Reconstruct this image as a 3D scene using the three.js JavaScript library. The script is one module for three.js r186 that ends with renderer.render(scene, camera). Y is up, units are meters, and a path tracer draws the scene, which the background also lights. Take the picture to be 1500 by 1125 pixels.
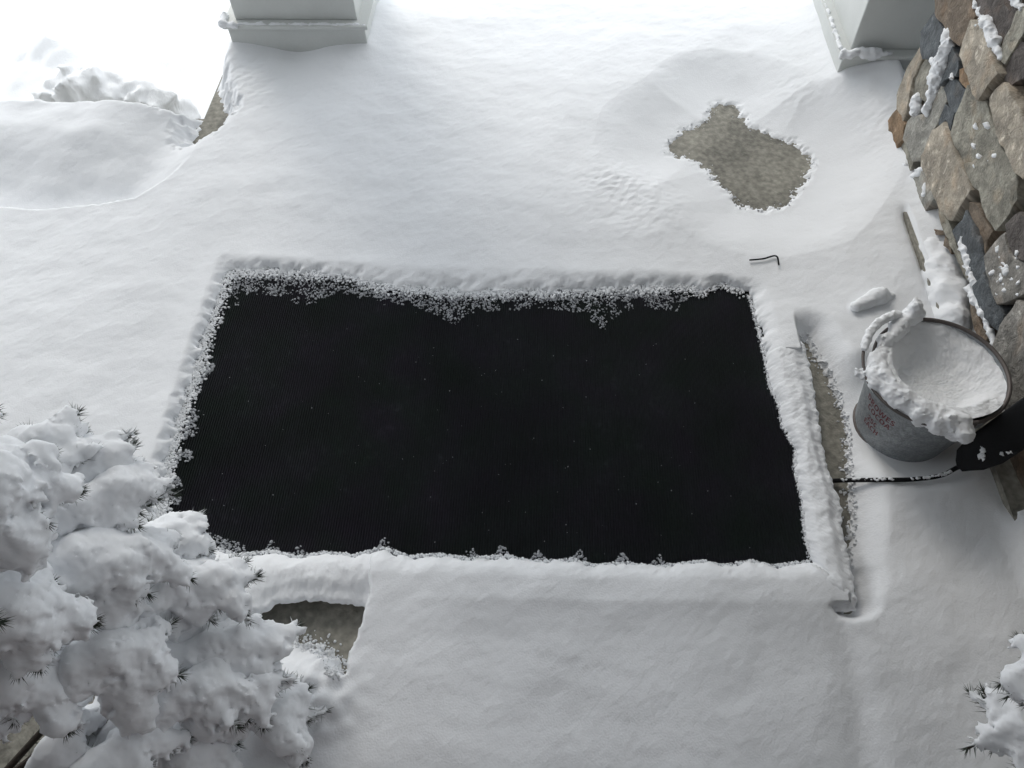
import * as THREE from 'three';
import { mergeGeometries, toCreasedNormals } from 'three/addons/utils/BufferGeometryUtils.js';
import { createNoise3D, createNoise2D } from 'simplex-noise';

// ---------------------------------------------------------------- camera, sky, sun, exposure
const scene = new THREE.Scene();
const CAM_H = 1.55, FOCAL = 1150;                       // metres; pixels of the 1500 x 1125 photograph
const PITCH = 55.014 * Math.PI / 180, YAW = 3.47 * Math.PI / 180, ROLL = -1.706 * Math.PI / 180;
const camPos = new THREE.Vector3(0, CAM_H, 0);
const fwd = new THREE.Vector3(-Math.sin(YAW) * Math.cos(PITCH), -Math.sin(PITCH), -Math.cos(YAW) * Math.cos(PITCH));
const right0 = new THREE.Vector3(Math.cos(YAW), 0, -Math.sin(YAW));
const up0 = new THREE.Vector3().crossVectors(right0, fwd);
const camRight = right0.clone().multiplyScalar(Math.cos(ROLL)).addScaledVector(up0, Math.sin(ROLL));
const camUp = up0.clone().multiplyScalar(Math.cos(ROLL)).addScaledVector(right0, -Math.sin(ROLL));
const camera = new THREE.PerspectiveCamera(2 * Math.atan(562.5 / FOCAL) * 180 / Math.PI, 4 / 3, 0.02, 600);
camera.position.copy(camPos);
camera.up.copy(camUp);
camera.lookAt(camPos.clone().add(fwd));

const renderer = new THREE.WebGLRenderer({ antialias: true });
renderer.setSize(1024, 768);
renderer.toneMapping = THREE.LinearToneMapping;
renderer.toneMappingExposure = 1.95;
renderer.shadowMap.enabled = true;

{ // overcast sky: brighter towards the zenith, one even grey-white
  const w = 256, h = 128, d = new Float32Array(w * h * 4);
  for (let j = 0; j < h; j++) for (let i = 0; i < w; i++) {
    const el = ((j + 0.5) / h - 0.5) * Math.PI;
    const L = el > 0 ? 0.62 + 0.55 * Math.sin(el) : 0.55;
    const k = (j * w + i) * 4;
    d[k] = L * 0.965; d[k + 1] = L * 0.998; d[k + 2] = L * 1.035; d[k + 3] = 1;
  }
  const t = new THREE.DataTexture(d, w, h, THREE.RGBAFormat, THREE.FloatType);
  t.mapping = THREE.EquirectangularReflectionMapping;
  t.minFilter = t.magFilter = THREE.LinearFilter;
  t.needsUpdate = true;
  scene.background = t; scene.environment = t;
}
const sun = new THREE.DirectionalLight(0xfff6ea, 0.5);
sun.position.set(-3.5, 6, -7);
sun.castShadow = true; sun.shadow.radius = 40;
sun.shadow.mapSize.set(2048, 2048);
Object.assign(sun.shadow.camera, { left: -6, right: 6, top: 6, bottom: -6, near: 0.5, far: 30 });
scene.add(sun); scene.add(sun.target);

// ---------------------------------------------------------------- helpers
let seed = 20240117;
function rnd() { seed |= 0; seed = seed + 0x6D2B79F5 | 0; let t = Math.imul(seed ^ seed >>> 15, 1 | seed); t = t + Math.imul(t ^ t >>> 7, 61 | t) ^ t; return ((t ^ t >>> 14) >>> 0) / 4294967296; }
const rr = (a, b) => a + (b - a) * rnd();
const n3 = createNoise3D(rnd), n2 = createNoise2D(rnd);
const clamp = (x, a, b) => Math.min(b, Math.max(a, x));
const lerp = (a, b, t) => a + (b - a) * t;
const sstep = (a, b, x) => { const t = clamp((x - a) / (b - a), 0, 1); return t * t * (3 - 2 * t); };
function fbm2(x, y, o = 4) { let s = 0, a = 0.5; for (let i = 0; i < o; i++) { s += a * n2(x, y); x = x * 2.03 + 7.1; y = y * 2.03 - 3.7; a *= 0.5; } return s; }
function fbm3(x, y, z, o = 3) { let s = 0, a = 0.5; for (let i = 0; i < o; i++) { s += a * n3(x, y, z); x = x * 2.03 + 5.2; y = y * 2.03 - 1.3; z = z * 2.03 + 9.7; a *= 0.5; } return s; }

function ray(px, py) { return fwd.clone().addScaledVector(camRight, (px - 750) / FOCAL).addScaledVector(camUp, -(py - 562.5) / FOCAL); }
function atH(px, py, h = 0) { const d = ray(px, py); return camPos.clone().addScaledVector(d, (h - CAM_H) / d.y); }
function atX(px, py, x) { const d = ray(px, py); return camPos.clone().addScaledVector(d, x / d.x); }
function toPx(p) { const d = p.clone().sub(camPos), z = d.dot(fwd); return [750 + FOCAL * d.dot(camRight) / z, 562.5 - FOCAL * d.dot(camUp) / z]; }
const g2 = (px, py, h = 0) => { const p = atH(px, py, h); return [p.x, p.z]; };

function polyInside(P, x, y) { let c = false; for (let i = 0, j = P.length - 1; i < P.length; j = i++) { const [xi, yi] = P[i], [xj, yj] = P[j]; if ((yi > y) !== (yj > y) && x < (xj - xi) * (y - yi) / (yj - yi) + xi) c = !c; } return c; }
function segDist(ax, ay, bx, by, x, y) { const dx = bx - ax, dy = by - ay, t = clamp(((x - ax) * dx + (y - ay) * dy) / (dx * dx + dy * dy + 1e-12), 0, 1); return Math.hypot(x - ax - t * dx, y - ay - t * dy); }
function polyDist(P, x, y) { let m = 1e9, k = 0; for (let i = 0; i < P.length; i++) { const a = P[i], b = P[(i + 1) % P.length]; const d = segDist(a[0], a[1], b[0], b[1], x, y); if (d < m) { m = d; k = i; } } return [polyInside(P, x, y) ? -m : m, k]; }
function lineDist(P, x, y) { let m = 1e9; for (let i = 0; i < P.length - 1; i++) m = Math.min(m, segDist(P[i][0], P[i][1], P[i + 1][0], P[i + 1][1], x, y)); return m; }
function bbox(P) { let a = 1e9, b = 1e9, c = -1e9, d = -1e9; for (const [x, y] of P) { a = Math.min(a, x); b = Math.min(b, y); c = Math.max(c, x); d = Math.max(d, y); } return [a, b, c, d]; }

const used = new Map();
function numbered(n) { const k = used.get(n) || 0; used.set(n, k + 1); return k ? n + '_' + String(k).padStart(3, '0') : n; }
function shade(o) { o.castShadow = true; o.receiveShadow = true; return o; }
function mesh(name, geo, mat, parent) { const m = shade(new THREE.Mesh(geo, mat)); m.name = parent ? name : numbered(name); (parent || scene).add(m); return m; }
function tag(o, label, category, group) { o.userData.label = label; o.userData.category = category; if (group) o.userData.group = group; return o; }
function struct(o) { o.userData.kind = 'structure'; return o; }
function thing(name, label, category, pos = [0, 0, 0], group) { const g = new THREE.Group(); g.name = numbered(name); g.position.set(...pos); scene.add(g); return tag(g, label, category, group); }
function geoFrom(pos, idx, uv) { const g = new THREE.BufferGeometry(); g.setAttribute('position', new THREE.BufferAttribute(pos instanceof Float32Array ? pos : new Float32Array(pos), 3)); if (uv) g.setAttribute('uv', new THREE.BufferAttribute(new Float32Array(uv), 2)); if (idx) g.setIndex(idx); g.computeVertexNormals(); return g; }
// box with chamfered edges
function box(w, h, d, x, y, z, bev = 0.004) {
  const s = new THREE.Shape(); const a = w / 2 - bev, b = h / 2 - bev;
  s.moveTo(-a, -b); s.lineTo(a, -b); s.lineTo(a, b); s.lineTo(-a, b); s.closePath();
  const g = new THREE.ExtrudeGeometry(s, { depth: d - 2 * bev, bevelEnabled: true, bevelSize: bev, bevelThickness: bev, bevelSegments: 2 });
  g.translate(x, y, z - d / 2 + bev); return g;
}
// naive surface nets
function surfaceNets(f, mn, mx, c) {
  const nx = Math.ceil((mx[0] - mn[0]) / c) + 1, ny = Math.ceil((mx[1] - mn[1]) / c) + 1, nz = Math.ceil((mx[2] - mn[2]) / c) + 1;
  const v = new Float32Array(nx * ny * nz), I = (i, j, k) => i + nx * (j + ny * k);
  for (let k = 0; k < nz; k++) for (let j = 0; j < ny; j++) for (let i = 0; i < nx; i++) v[I(i, j, k)] = f(mn[0] + i * c, mn[1] + j * c, mn[2] + k * c);
  const pos = [], idx = [], id = new Int32Array(nx * ny * nz).fill(-1);
  const E = [[0, 1], [2, 3], [4, 5], [6, 7], [0, 2], [1, 3], [4, 6], [5, 7], [0, 4], [1, 5], [2, 6], [3, 7]], cv = new Float32Array(8);
  for (let k = 0; k < nz - 1; k++) for (let j = 0; j < ny - 1; j++) for (let i = 0; i < nx - 1; i++) {
    let m = 0; for (let q = 0; q < 8; q++) { cv[q] = v[I(i + (q & 1), j + (q >> 1 & 1), k + (q >> 2))]; if (cv[q] < 0) m++; }
    if (!m || m === 8) continue;
    let x = 0, y = 0, z = 0, n = 0;
    for (const [a, b] of E) if ((cv[a] < 0) !== (cv[b] < 0)) { const t = cv[a] / (cv[a] - cv[b]); x += lerp(a & 1, b & 1, t); y += lerp(a >> 1 & 1, b >> 1 & 1, t); z += lerp(a >> 2, b >> 2, t); n++; }
    id[I(i, j, k)] = pos.length / 3; pos.push(mn[0] + (i + x / n) * c, mn[1] + (j + y / n) * c, mn[2] + (k + z / n) * c);
  }
  const quad = (a, b, d, e, flip) => { if (a < 0 || b < 0 || d < 0 || e < 0) return; if (flip) idx.push(a, d, b, a, e, d); else idx.push(a, b, d, a, d, e); };
  for (let k = 1; k < nz - 1; k++) for (let j = 1; j < ny - 1; j++) for (let i = 1; i < nx - 1; i++) {
    const s = v[I(i, j, k)] < 0;
    if (s !== v[I(i + 1, j, k)] < 0) quad(id[I(i, j - 1, k - 1)], id[I(i, j, k - 1)], id[I(i, j, k)], id[I(i, j - 1, k)], !s);
    if (s !== v[I(i, j + 1, k)] < 0) quad(id[I(i - 1, j, k - 1)], id[I(i - 1, j, k)], id[I(i, j, k)], id[I(i, j, k - 1)], !s);
    if (s !== v[I(i, j, k + 1)] < 0) quad(id[I(i - 1, j - 1, k)], id[I(i, j - 1, k)], id[I(i, j, k)], id[I(i - 1, j, k)], !s);
  }
  const uv = new Float32Array(pos.length / 3 * 2);
  for (let q = 0; q < pos.length / 3; q++) { uv[2 * q] = pos[3 * q] + pos[3 * q + 1] * 0.31; uv[2 * q + 1] = pos[3 * q + 2] + pos[3 * q + 1] * 0.83; }
  return geoFrom(pos, idx, uv);
}
const smin = (a, b, k) => { const h = clamp(0.5 + 0.5 * (b - a) / k, 0, 1); return lerp(b, a, h) - k * h * (1 - h); };
// blob field: capsules [ax,ay,az,ra,bx,by,bz,rb]
function capsule(p, x, y, z) {
  const dx = p[4] - p[0], dy = p[5] - p[1], dz = p[6] - p[2];
  const t = clamp(((x - p[0]) * dx + (y - p[1]) * dy + (z - p[2]) * dz) / (dx * dx + dy * dy + dz * dz + 1e-9), 0, 1);
  return Math.hypot(x - p[0] - t * dx, y - p[1] - t * dy, z - p[2] - t * dz) - lerp(p[3], p[7], t);
}
function blobGeo(caps, { k = 0.02, cell = 0.006, noise = 0.006, freq = 22, fine = 0.0018, floor = null, ragged = 0, under = 0 } = {}) {
  const mn = [1e9, 1e9, 1e9], mx = [-1e9, -1e9, -1e9];
  for (const p of caps) for (let a = 0; a < 3; a++) { mn[a] = Math.min(mn[a], p[a] - p[3], p[a + 4] - p[7]); mx[a] = Math.max(mx[a], p[a] + p[3], p[a + 4] + p[7]); }
  for (let a = 0; a < 3; a++) { mn[a] -= 0.02 + noise; mx[a] += 0.02 + noise; }
  return surfaceNets((x, y, z) => {
    let d = 1e3, dm = 1e3, best = null; for (const p of caps) { const q = capsule(p, x, y, z); if (q < dm) { dm = q; best = p; } d = smin(d, q, k); }
    if (Math.abs(d) > 0.02 + noise + ragged) return d;
    d += noise * fbm3(x * freq, y * freq, z * freq, 2) + fine * n3(x * 130, y * 130, z * 130);
    if (ragged) d += ragged * Math.max(0, fbm3(x * 48 + 4, y * 30, z * 48, 2)) + 0.4 * ragged * n3(x * 85, y * 85, z * 85) * clamp(n3(x * 9, y * 9, z * 9) + 0.2, 0, 1);
    if (under) { const p = best, dx = p[4] - p[0], dy = p[5] - p[1], dz = p[6] - p[2], tt = clamp(((x - p[0]) * dx + (z - p[2]) * dz) / (dx * dx + dz * dz + 1e-9), 0, 1); const ya = lerp(p[1], p[5], tt) - under * lerp(p[3], p[7], tt); { const rw = lerp(p[3], p[7], tt); d += sstep(0.9, -0.2, (y - ya) / rw - 0.55) * 0.020 * fbm3(x * 36, y * 36, z * 36, 2); } d = -smin(-d, -(ya - y + 0.013 * fbm3(x * 42, y * 10, z * 42, 2) + 0.004 * n3(x * 110, y * 40, z * 110)), 0.006); }
    if (floor) d = Math.max(d, floor(x, z) - y + 0.004 * n3(x * 60, y * 20, z * 60) );
    return d;
  }, mn, mx, cell);
}

// ---------------------------------------------------------------- textures and materials
function dataTex(size, fn, srgb) {
  const d = new Uint8Array(size * size * 4);
  for (let j = 0; j < size; j++) for (let i = 0; i < size; i++) { const c = fn(i / size, j / size), k = (j * size + i) * 4; d[k] = clamp(c[0], 0, 1) * 255; d[k + 1] = clamp(c[1], 0, 1) * 255; d[k + 2] = clamp(c[2], 0, 1) * 255; d[k + 3] = 255; }
  const t = new THREE.DataTexture(d, size, size); t.wrapS = t.wrapT = THREE.RepeatWrapping; t.magFilter = THREE.LinearFilter; t.minFilter = THREE.LinearMipmapLinearFilter; t.generateMipmaps = true;
  if (srgb) t.colorSpace = THREE.SRGBColorSpace; t.needsUpdate = true; return t;
}
// tileable noise by sampling a torus-like blend
function tnoise(u, v, f, o = 4) { const a = fbm2(u * f, v * f, o), b = fbm2((u - 1) * f, v * f, o), c = fbm2(u * f, (v - 1) * f, o), d = fbm2((u - 1) * f, (v - 1) * f, o); const s = sstep(0.7, 1, u), t = sstep(0.7, 1, v); return lerp(lerp(a, b, s), lerp(c, d, s), t); }
const grainTex = dataTex(512, (u, v) => { const g = 0.5 + 0.42 * tnoise(u, v, 70, 3) + 0.25 * tnoise(u, v, 22, 2); return [g, g, g]; });
grainTex.repeat.set(1 / 0.42, 1 / 0.42);
const snowMat = new THREE.MeshStandardMaterial({ color: new THREE.Color().setRGB(0.845, 0.865, 0.89), roughness: 0.95, bumpMap: grainTex, bumpScale: 0.0006 });
const lumpSnowMat = new THREE.MeshStandardMaterial({ color: new THREE.Color().setRGB(0.845, 0.865, 0.89), roughness: 0.95 });
const packedSnowMat = new THREE.MeshStandardMaterial({ color: new THREE.Color().setRGB(0.83, 0.845, 0.86), roughness: 0.9, bumpMap: grainTex, bumpScale: 0.0028 });

const concreteTex = dataTex(1024, (u, v) => {
  const a = tnoise(u, v, 5, 5), b = tnoise(u, v, 60, 3), s = tnoise(u, v, 14, 3) > 0.38 ? -0.04 : 0;
  const k = 0.53 + 0.13 * a + 0.12 * b + s; return [k * 1.0, k * 0.985, k * 0.92];
}, true);
concreteTex.repeat.set(1 / 1.6, 1 / 1.6);
const concreteBump = dataTex(512, (u, v) => { const g = 0.5 + 0.5 * tnoise(u, v, 60, 3); return [g, g, g]; });
concreteBump.repeat.set(1 / 0.5, 1 / 0.5);
const concreteMat = new THREE.MeshStandardMaterial({ map: concreteTex, roughness: 0.85, bumpMap: concreteBump, bumpScale: 0.0012 });

const matTex = dataTex(1024, (u, v) => {
  const a = tnoise(u, v, 4, 4), b = tnoise(u + 0.3, v + 0.1, 7, 3), f = tnoise(u, v, 120, 2), sc = Math.pow(Math.max(0, tnoise(u, v, 30, 3)), 2) * Math.max(0, a + 0.15);
  const k = 0.078 + 0.035 * a + 0.02 * f + 0.22 * sc;
  return [k - 0.006 + 0.03 * b, k + 0.010 - 0.008 * b, k + 0.022 + 0.03 * b];
}, true);
const rubberMat = new THREE.MeshPhysicalMaterial({ map: matTex, roughness: 0.85, specularIntensity: 0.4, bumpMap: grainTex, bumpScale: 0.0008 });
const plasticMat = new THREE.MeshPhysicalMaterial({ color: new THREE.Color().setRGB(0.010, 0.0105, 0.012), roughness: 0.6, specularIntensity: 0.4, bumpMap: grainTex, bumpScale: 0.001 });
const paintTex = dataTex(512, (u, v) => { const k = 0.82 + 0.03 * tnoise(u, v, 5, 4) + 0.012 * tnoise(u, v, 80, 2); return [k * 0.985, k, k * 0.99]; }, true);
const paintMat = new THREE.MeshStandardMaterial({ map: paintTex, roughness: 0.55 });

// ---------------------------------------------------------------- layout
const WALL_X = 1.030, WALL_END = -1.985, EDGE_F = -2.74, EDGE_L = -2.09, BUMP_X = -1.085;
const HOUSE_Z = 0.34, CEIL = 2.7;

// porch slab
{
  const s = new THREE.Shape(); s.moveTo(-2.9, -HOUSE_Z); s.lineTo(1.5, -HOUSE_Z); s.lineTo(1.5, -EDGE_F); s.lineTo(BUMP_X, -EDGE_F); s.lineTo(BUMP_X, -EDGE_L); s.lineTo(-2.9, -EDGE_L); s.closePath();
  const g = new THREE.ExtrudeGeometry(s, { depth: 0.55, bevelEnabled: false }); g.rotateX(-Math.PI / 2); g.translate(0, -0.55, 0);
  struct(mesh('porch_floor', g, concreteMat));
}

// ---------------------------------------------------------------- snow on the slab
// outline of the mat (its snow lip) and the bare inner area, traced on the ground
const R_OUT = {
  top: [[318, 366], [450, 372], [600, 382], [900, 392], [1060, 390], [1140, 386]],
  right: [[1140, 386], [1160, 440], [1174, 500], [1180, 530], [1190, 585], [1199, 640], [1206, 680], [1216, 708], [1229, 742], [1227, 765], [1238, 825], [1247, 888]],
  bottom: [[1247, 888], [1100, 887], [900, 884], [700, 880], [540, 876], [450, 869], [405, 874], [385, 885], [345, 897], [300, 904], [150, 890]],
  left: [[150, 890], [198, 740], [252, 560], [318, 366]],
};
const R_IN = {
  top: [[334, 398], [400, 396], [500, 402], [570, 421], [700, 428], [800, 426], [900, 423], [1000, 419], [1030, 425], [1055, 413], [1097, 425]],
  right: [[1097, 425], [1112, 480], [1121, 520], [1130, 570], [1141, 592], [1146, 622], [1166, 660], [1165, 690], [1176, 740], [1180, 790], [1188, 825]],
  bottom: [[1188, 825], [1130, 829], [1100, 822], [1060, 829], [1030, 822], [960, 831], [915, 825], [870, 829], [840, 820], [780, 823], [740, 814], [690, 819], [640, 812], [600, 816], [560, 803], [520, 816], [480, 812], [440, 819], [400, 810], [350, 816], [310, 802], [270, 777], [228, 772]],
  left: [[228, 772], [238, 700], [252, 645], [268, 590], [288, 540], [298, 500], [318, 440], [334, 398]],
};
const SIDES = ['top', 'right', 'bottom', 'left'];
function resample(px, h, n) {
  const P = px.map(([a, b]) => g2(a, b, h)), L = [0]; for (let i = 1; i < P.length; i++) L.push(L[i - 1] + Math.hypot(P[i][0] - P[i - 1][0], P[i][1] - P[i - 1][1]));
  const out = []; let k = 0;
  for (let i = 0; i < n; i++) { const d = L[L.length - 1] * i / n; while (L[k + 1] < d) k++; const t = (d - L[k]) / (L[k + 1] - L[k]); out.push([lerp(P[k][0], P[k + 1][0], t), lerp(P[k][1], P[k + 1][1], t)]); }
  return out;
}
const matPoly = SIDES.flatMap(s => R_OUT[s].slice(0, -1).map(([a, b]) => g2(a, b, 0.045)));
const MX0 = -0.835, MX1 = 0.605, MZ0 = -1.455, MZ1 = -0.585;    // the mat itself
function matLift(x, z) {      // the mat lies flat in the middle, its free edges curl up a little
  let y = 0.013;
  y += 0.016 * sstep(0.10, 0, MZ1 - z) * sstep(-0.25, -0.45, x);
  y += 0.013 * sstep(0.10, 0, MX1 - x) * sstep(-1.30, -1.15, z);
  y += 0.010 * sstep(0.16, 0, Math.hypot(MX1 - x, MZ1 - z));
  y += 0.012 * sstep(0.09, 0, Math.hypot(MX1 - x, MZ0 - z));
  return y + 0.0018 * fbm2(x * 2.1, z * 2.1, 2);
}
const P = (h, ...a) => a.map(([x, y]) => g2(x, y, h));
const holePatch = P(0.004, [1050, 152], [1078, 155], [1095, 185], [1120, 193], [1142, 205], [1165, 208], [1180, 222], [1189, 240], [1182, 257], [1165, 282], [1147, 301], [1115, 307], [1085, 302], [1075, 287], [1052, 267], [1037, 247], [1010, 232], [979, 224], [983, 205], [1005, 190], [1035, 180], [1040, 165]);
const holeGap = P(0.004, [1182, 498], [1198, 526], [1212, 551], [1224, 575], [1234, 600], [1241, 640], [1242, 690], [1246, 740], [1245, 790], [1240, 830], [1243, 850], [1190, 850], [1140, 700], [1130, 505]);
const holeLow = P(0.004, [544, 876], [536, 905], [526, 940], [513, 970], [511, 998], [503, 992], [495, 966], [470, 948], [430, 938], [380, 931], [330, 920], [250, 915], [250, 850], [545, 845]);
const lowW = [0.006, 0.006, 0.006, 0.006, 0.006, 0.02, 0.06, 0.07, 0.07, 0.06, 0.05, 0.02, 0.02, 0.02];
const holeEdge = P(0.0, [281, 219], [296, 174], [250, 173], [246, 165], [300, 165], [316, 124], [335, 175], [316, 201]);
const driftCurve = P(0.05, [-260, 290], [-100, 300], [0, 306], [60, 309], [150, 301], [200, 292], [240, 268], [270, 245], [292, 222]);
const groove = P(0.05, [1234, 893], [1240, 930], [1252, 1000], [1262, 1085], [1275, 1200]);
const holeCorner = P(0.004, [1238, 840], [1249, 845], [1254, 893], [1243, 899], [1224, 897], [1218, 880], [1230, 860]);
const boxA = [holePatch, holeGap, holeLow, holeEdge, holeCorner].map(bbox);
const near = (b, x, z, m) => x > b[0] - m && x < b[2] + m && z > b[1] - m && z < b[3] + m;
const BUCKET = [0.828, -0.985];
const roughSpots = [[g2(945, 290, .05), 0.13], [g2(890, 262, .05), 0.07], [g2(1160, 140, .05), 0.09], [g2(345, 130, .05), 0.13], [g2(1290, 190, .05), 0.08]];
function snowT(x, z) {
  let t = 0.054 + 0.010 * fbm2(x * 1.3 + 3, z * 1.3, 3);
  // drifts against columns, wall foot and along the open edge
  const dc = Math.hypot(Math.max(-1.03 - x, 0, x + 0.58), Math.max(z + 2.36, 0, -2.75 - z)), dx0 = (x + 0.82) / 0.2;
  t += (0.046 - 0.036 * Math.exp(-dx0 * dx0 * 3)) * Math.exp(-dc / 0.17) * sstep(-2.75, -2.55, z);
  const dr = Math.hypot(Math.max(0.92 - x, 0, x - 1.03), Math.max(z + 2.20, 0, -2.75 - z));
  t += 0.050 * Math.exp(-dr / 0.09) * sstep(1.14, 1.05, x) * (0.2 + 0.8 * sstep(0.80, 0.96, x)); t = lerp(t, 0.0, sstep(1.06, 1.12, x) * sstep(-1.95, -2.1, z));
  const dw = WALL_X - x; if (z < -1.1) t += 0.045 * Math.exp(-dw / 0.10) * sstep(-1.1, -1.6, z);
  const dist = lineDist(driftCurve, x, z);
  if (z < -1.35 && x < -1.0) { const wX = sstep(-1.02, -1.22, x); // lee drift along the left edge
    const side = polyInside([...driftCurve, [-1.0, -3.2], [-4.5, -3.2], [-4.5, driftCurve[0][1]]], x, z) ? 1 : -1;
    if (side > 0) t += wX * ((-0.050 + 0.098 * sstep(0.0, 0.34, dist)) * sstep(0, 0.014, dist) + 0.006 * (1 - sstep(0, 0.014, dist)) + 0.012 * sstep(0.03, 0.14, dist) * fbm2(x * 2.6, z * 4, 2));
    else t += wX * 0.006 * Math.exp(-dist / 0.10);
  }
  t += 0.05 * Math.exp(-Math.pow(Math.hypot(x + 0.26, z + 0.41) / 0.055, 2)) * 0;
  { const p = lumpP; const d = Math.hypot(x - p[0], z - p[1]); t += 0.05 * Math.exp(-Math.pow(d / 0.07, 2)) * (1 + 0.3 * n2(x * 20, z * 20)); }
  t -= 0.007 * Math.exp(-Math.pow(lineDist(groove, x, z) / 0.03, 2));
  // surface texture
  let rough = 0.22; for (const [c, r] of roughSpots) rough += 0.8 * Math.exp(-Math.pow(Math.hypot(x - c[0], z - c[1]) / r, 2));
  t += 0.0035 * rough * fbm2(x * 26, z * 36, 3) + 0.0004 * n2(x * 75, z * 80) + 0.0003 * n2(x * 190, z * 200);
  t += 0.003 * fbm2(x * 6, z * 8, 2);
  { const ds = (WALL_X - 0.059) - x; if (ds > -0.01) { t -= 0.022 * Math.exp(-Math.max(ds, 0) / 0.012) * sstep(-1.66, -1.6, z) * sstep(-1.2, -1.35, z); t -= 0.012 * Math.exp(-Math.max(ds, 0) / 0.03) * sstep(-1.2, -1.0, z) * sstep(-0.70, -0.78, z); } if (z > -0.78) t += 0.025 * sstep(0.10, 0.02, WALL_X - x) * sstep(-0.78, -0.70, z); }
  if (x > -1.5 && x < 1.2 && z > -2.1) { const d = Math.max(0, polyDist(matPoly, x, z)[0]); t += 0.010 * Math.exp(-d / 0.045) * sstep(-0.72, -0.60, z) * sstep(0.66, 0.60, x) * sstep(LOW_X, LOW_X + 0.12, x); t *= 1 - Math.max(0.30 * sstep(-1.1, -1.4, z), 0.24 * sstep(-0.55, -0.85, x)) * Math.exp(-Math.pow(d / 0.16, 2)); }
  // bucket pressed in
  const db = Math.hypot(x - BUCKET[0], z - BUCKET[1]); t *= 0.22 + 0.78 * sstep(0.10, 0.20, db);
  // sheltered under the fir
  { const d = Math.hypot(x + 0.93, (z + 0.06)) + 0.05 * fbm2(x * 9, z * 9, 3); t = lerp(-0.008, t, sstep(0.26, 0.40, d)); }
  const tb = t;
  // bare patches
  if (near(boxA[0], x, z, 0.35)) { const [d] = polyDist(holePatch, x, z); const e = d + (0.030 * fbm2(x * 22, z * 22, 4) + 0.008 * n2(x * 90, z * 90)) * Math.exp(-Math.max(0, d) / 0.022); t = e < 0 ? Math.max(-0.004, e * 0.4) : Math.min(t, lerp(0, t, Math.pow(sstep(-0.03, 0.27, e), 1.3)) + 0.004 * sstep(0, 0.02, e)); }
  if (near(boxA[1], x, z, 0.2)) { const [d] = polyDist(holeGap, x, z); const e = d + (0.010 * fbm2(x * 40, z * 40, 4) + 0.004 * n2(x * 120, z * 120)) * Math.exp(-Math.max(0, d) / 0.015); t = e < 0 ? Math.max(-0.01, e * 0.5) : t * Math.pow(sstep(-0.004, 0.07, e), 0.6); }
  if (near(boxA[2], x, z, 0.2)) { const [d, k] = polyDist(holeLow, x, z), w = lowW[k], e = d + ((w > 0.03 ? 0.022 : 0.004) * fbm2(x * 30, z * 30, 4) + (w > 0.03 ? 0.006 : 0.001) * n2(x * 120, z * 120)) * Math.exp(-Math.max(0, d) / 0.02); t = e < 0 ? Math.max(-0.01, e * 0.5) : t * Math.pow(sstep(-0.0005, w, e), 0.6); }
  if (near(boxA[4], x, z, 0.1)) { const [d] = polyDist(holeCorner, x, z), e = d + 0.004 * fbm2(x * 40, z * 40, 3); t = e < 0 ? -0.006 : t * Math.pow(sstep(-0.002, 0.035, e), 0.7); }
  if (near(boxA[3], x, z, 0.25)) { const [d] = polyDist(holeEdge, x, z), e = d + 0.02 * fbm2(x * 24, z * 24, 3); t = e < 0 ? Math.max(-0.01, e * 0.5) : t * Math.pow(sstep(-0.002, 0.07, e), 0.7); }
  // under the mat
  if (x > -0.95 && x < 0.72 && z > -1.6 && z < -0.45) { const [dO] = polyDist(matPoly, x, z); if (dO < 0) t = rimT(x, z, tb, -dO); }
  // free edges of the slab
  const ef = x > BUMP_X + 0.005 ? z - EDGE_F : z - EDGE_L;
  const es = z < EDGE_L ? x - BUMP_X : 1;
  const e = Math.min(ef, es) - 0.006 + 0.008 * fbm2(x * 14, z * 14, 3);
  t *= Math.sqrt(sstep(-0.002, 0.05, e)); if (e < 0) t = -0.01;
  return t;
}
const innerPoly = SIDES.flatMap(s => R_IN[s].slice(0, -1).map(([a, b]) => g2(a, b, 0.022)));
// where the rim stands free above bare concrete it is modelled with the mat; elsewhere the snow runs on over the border
function freeRim(x, z) {
  const [px, py] = toPx(new THREE.Vector3(x, 0.045, z));
  const r = sstep(470, 535, py) * sstep(0.015, -0.015, (0.628 - x) - (-0.548 - z));
  return Math.max(r, z > -0.72 ? sstep(575, 525, px) * sstep(0.015, -0.015, (-0.548 - z) - (x + 0.87)) : 0);
}
function rimT(x, z, t, dO) {
  const soft = Math.max(sstep(-0.70, -0.82, x), sstep(-1.28, -1.42, z) * sstep(0.5, 0.3, x));
  const dI = polyDist(innerPoly, x, z)[0] + lerp(0.010, 0.024, soft) * fbm2(x * 19, z * 19, 3) + 0.003 * n2(x * 95, z * 95);
  if (dI < 0) return -0.03;
  const q = dI / (dI + dO + 1e-6), r = Math.min(q / lerp(0.55, 1, soft), 1), f = Math.pow(1 - (1 - r) * (1 - r), lerp(0.62, 1.1, soft));
  const y = lerp(matLift(clamp(x, MX0, MX1), clamp(z, MZ0, MZ1)) - 0.002, t, f);
  return lerp(y, -0.03, sstep(0.72, 0.95, freeRim(x, z)));
}
const LOW_X = g2(575, 880, 0.05)[0], lumpP = g2(452, 1020, 0.05);
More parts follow.
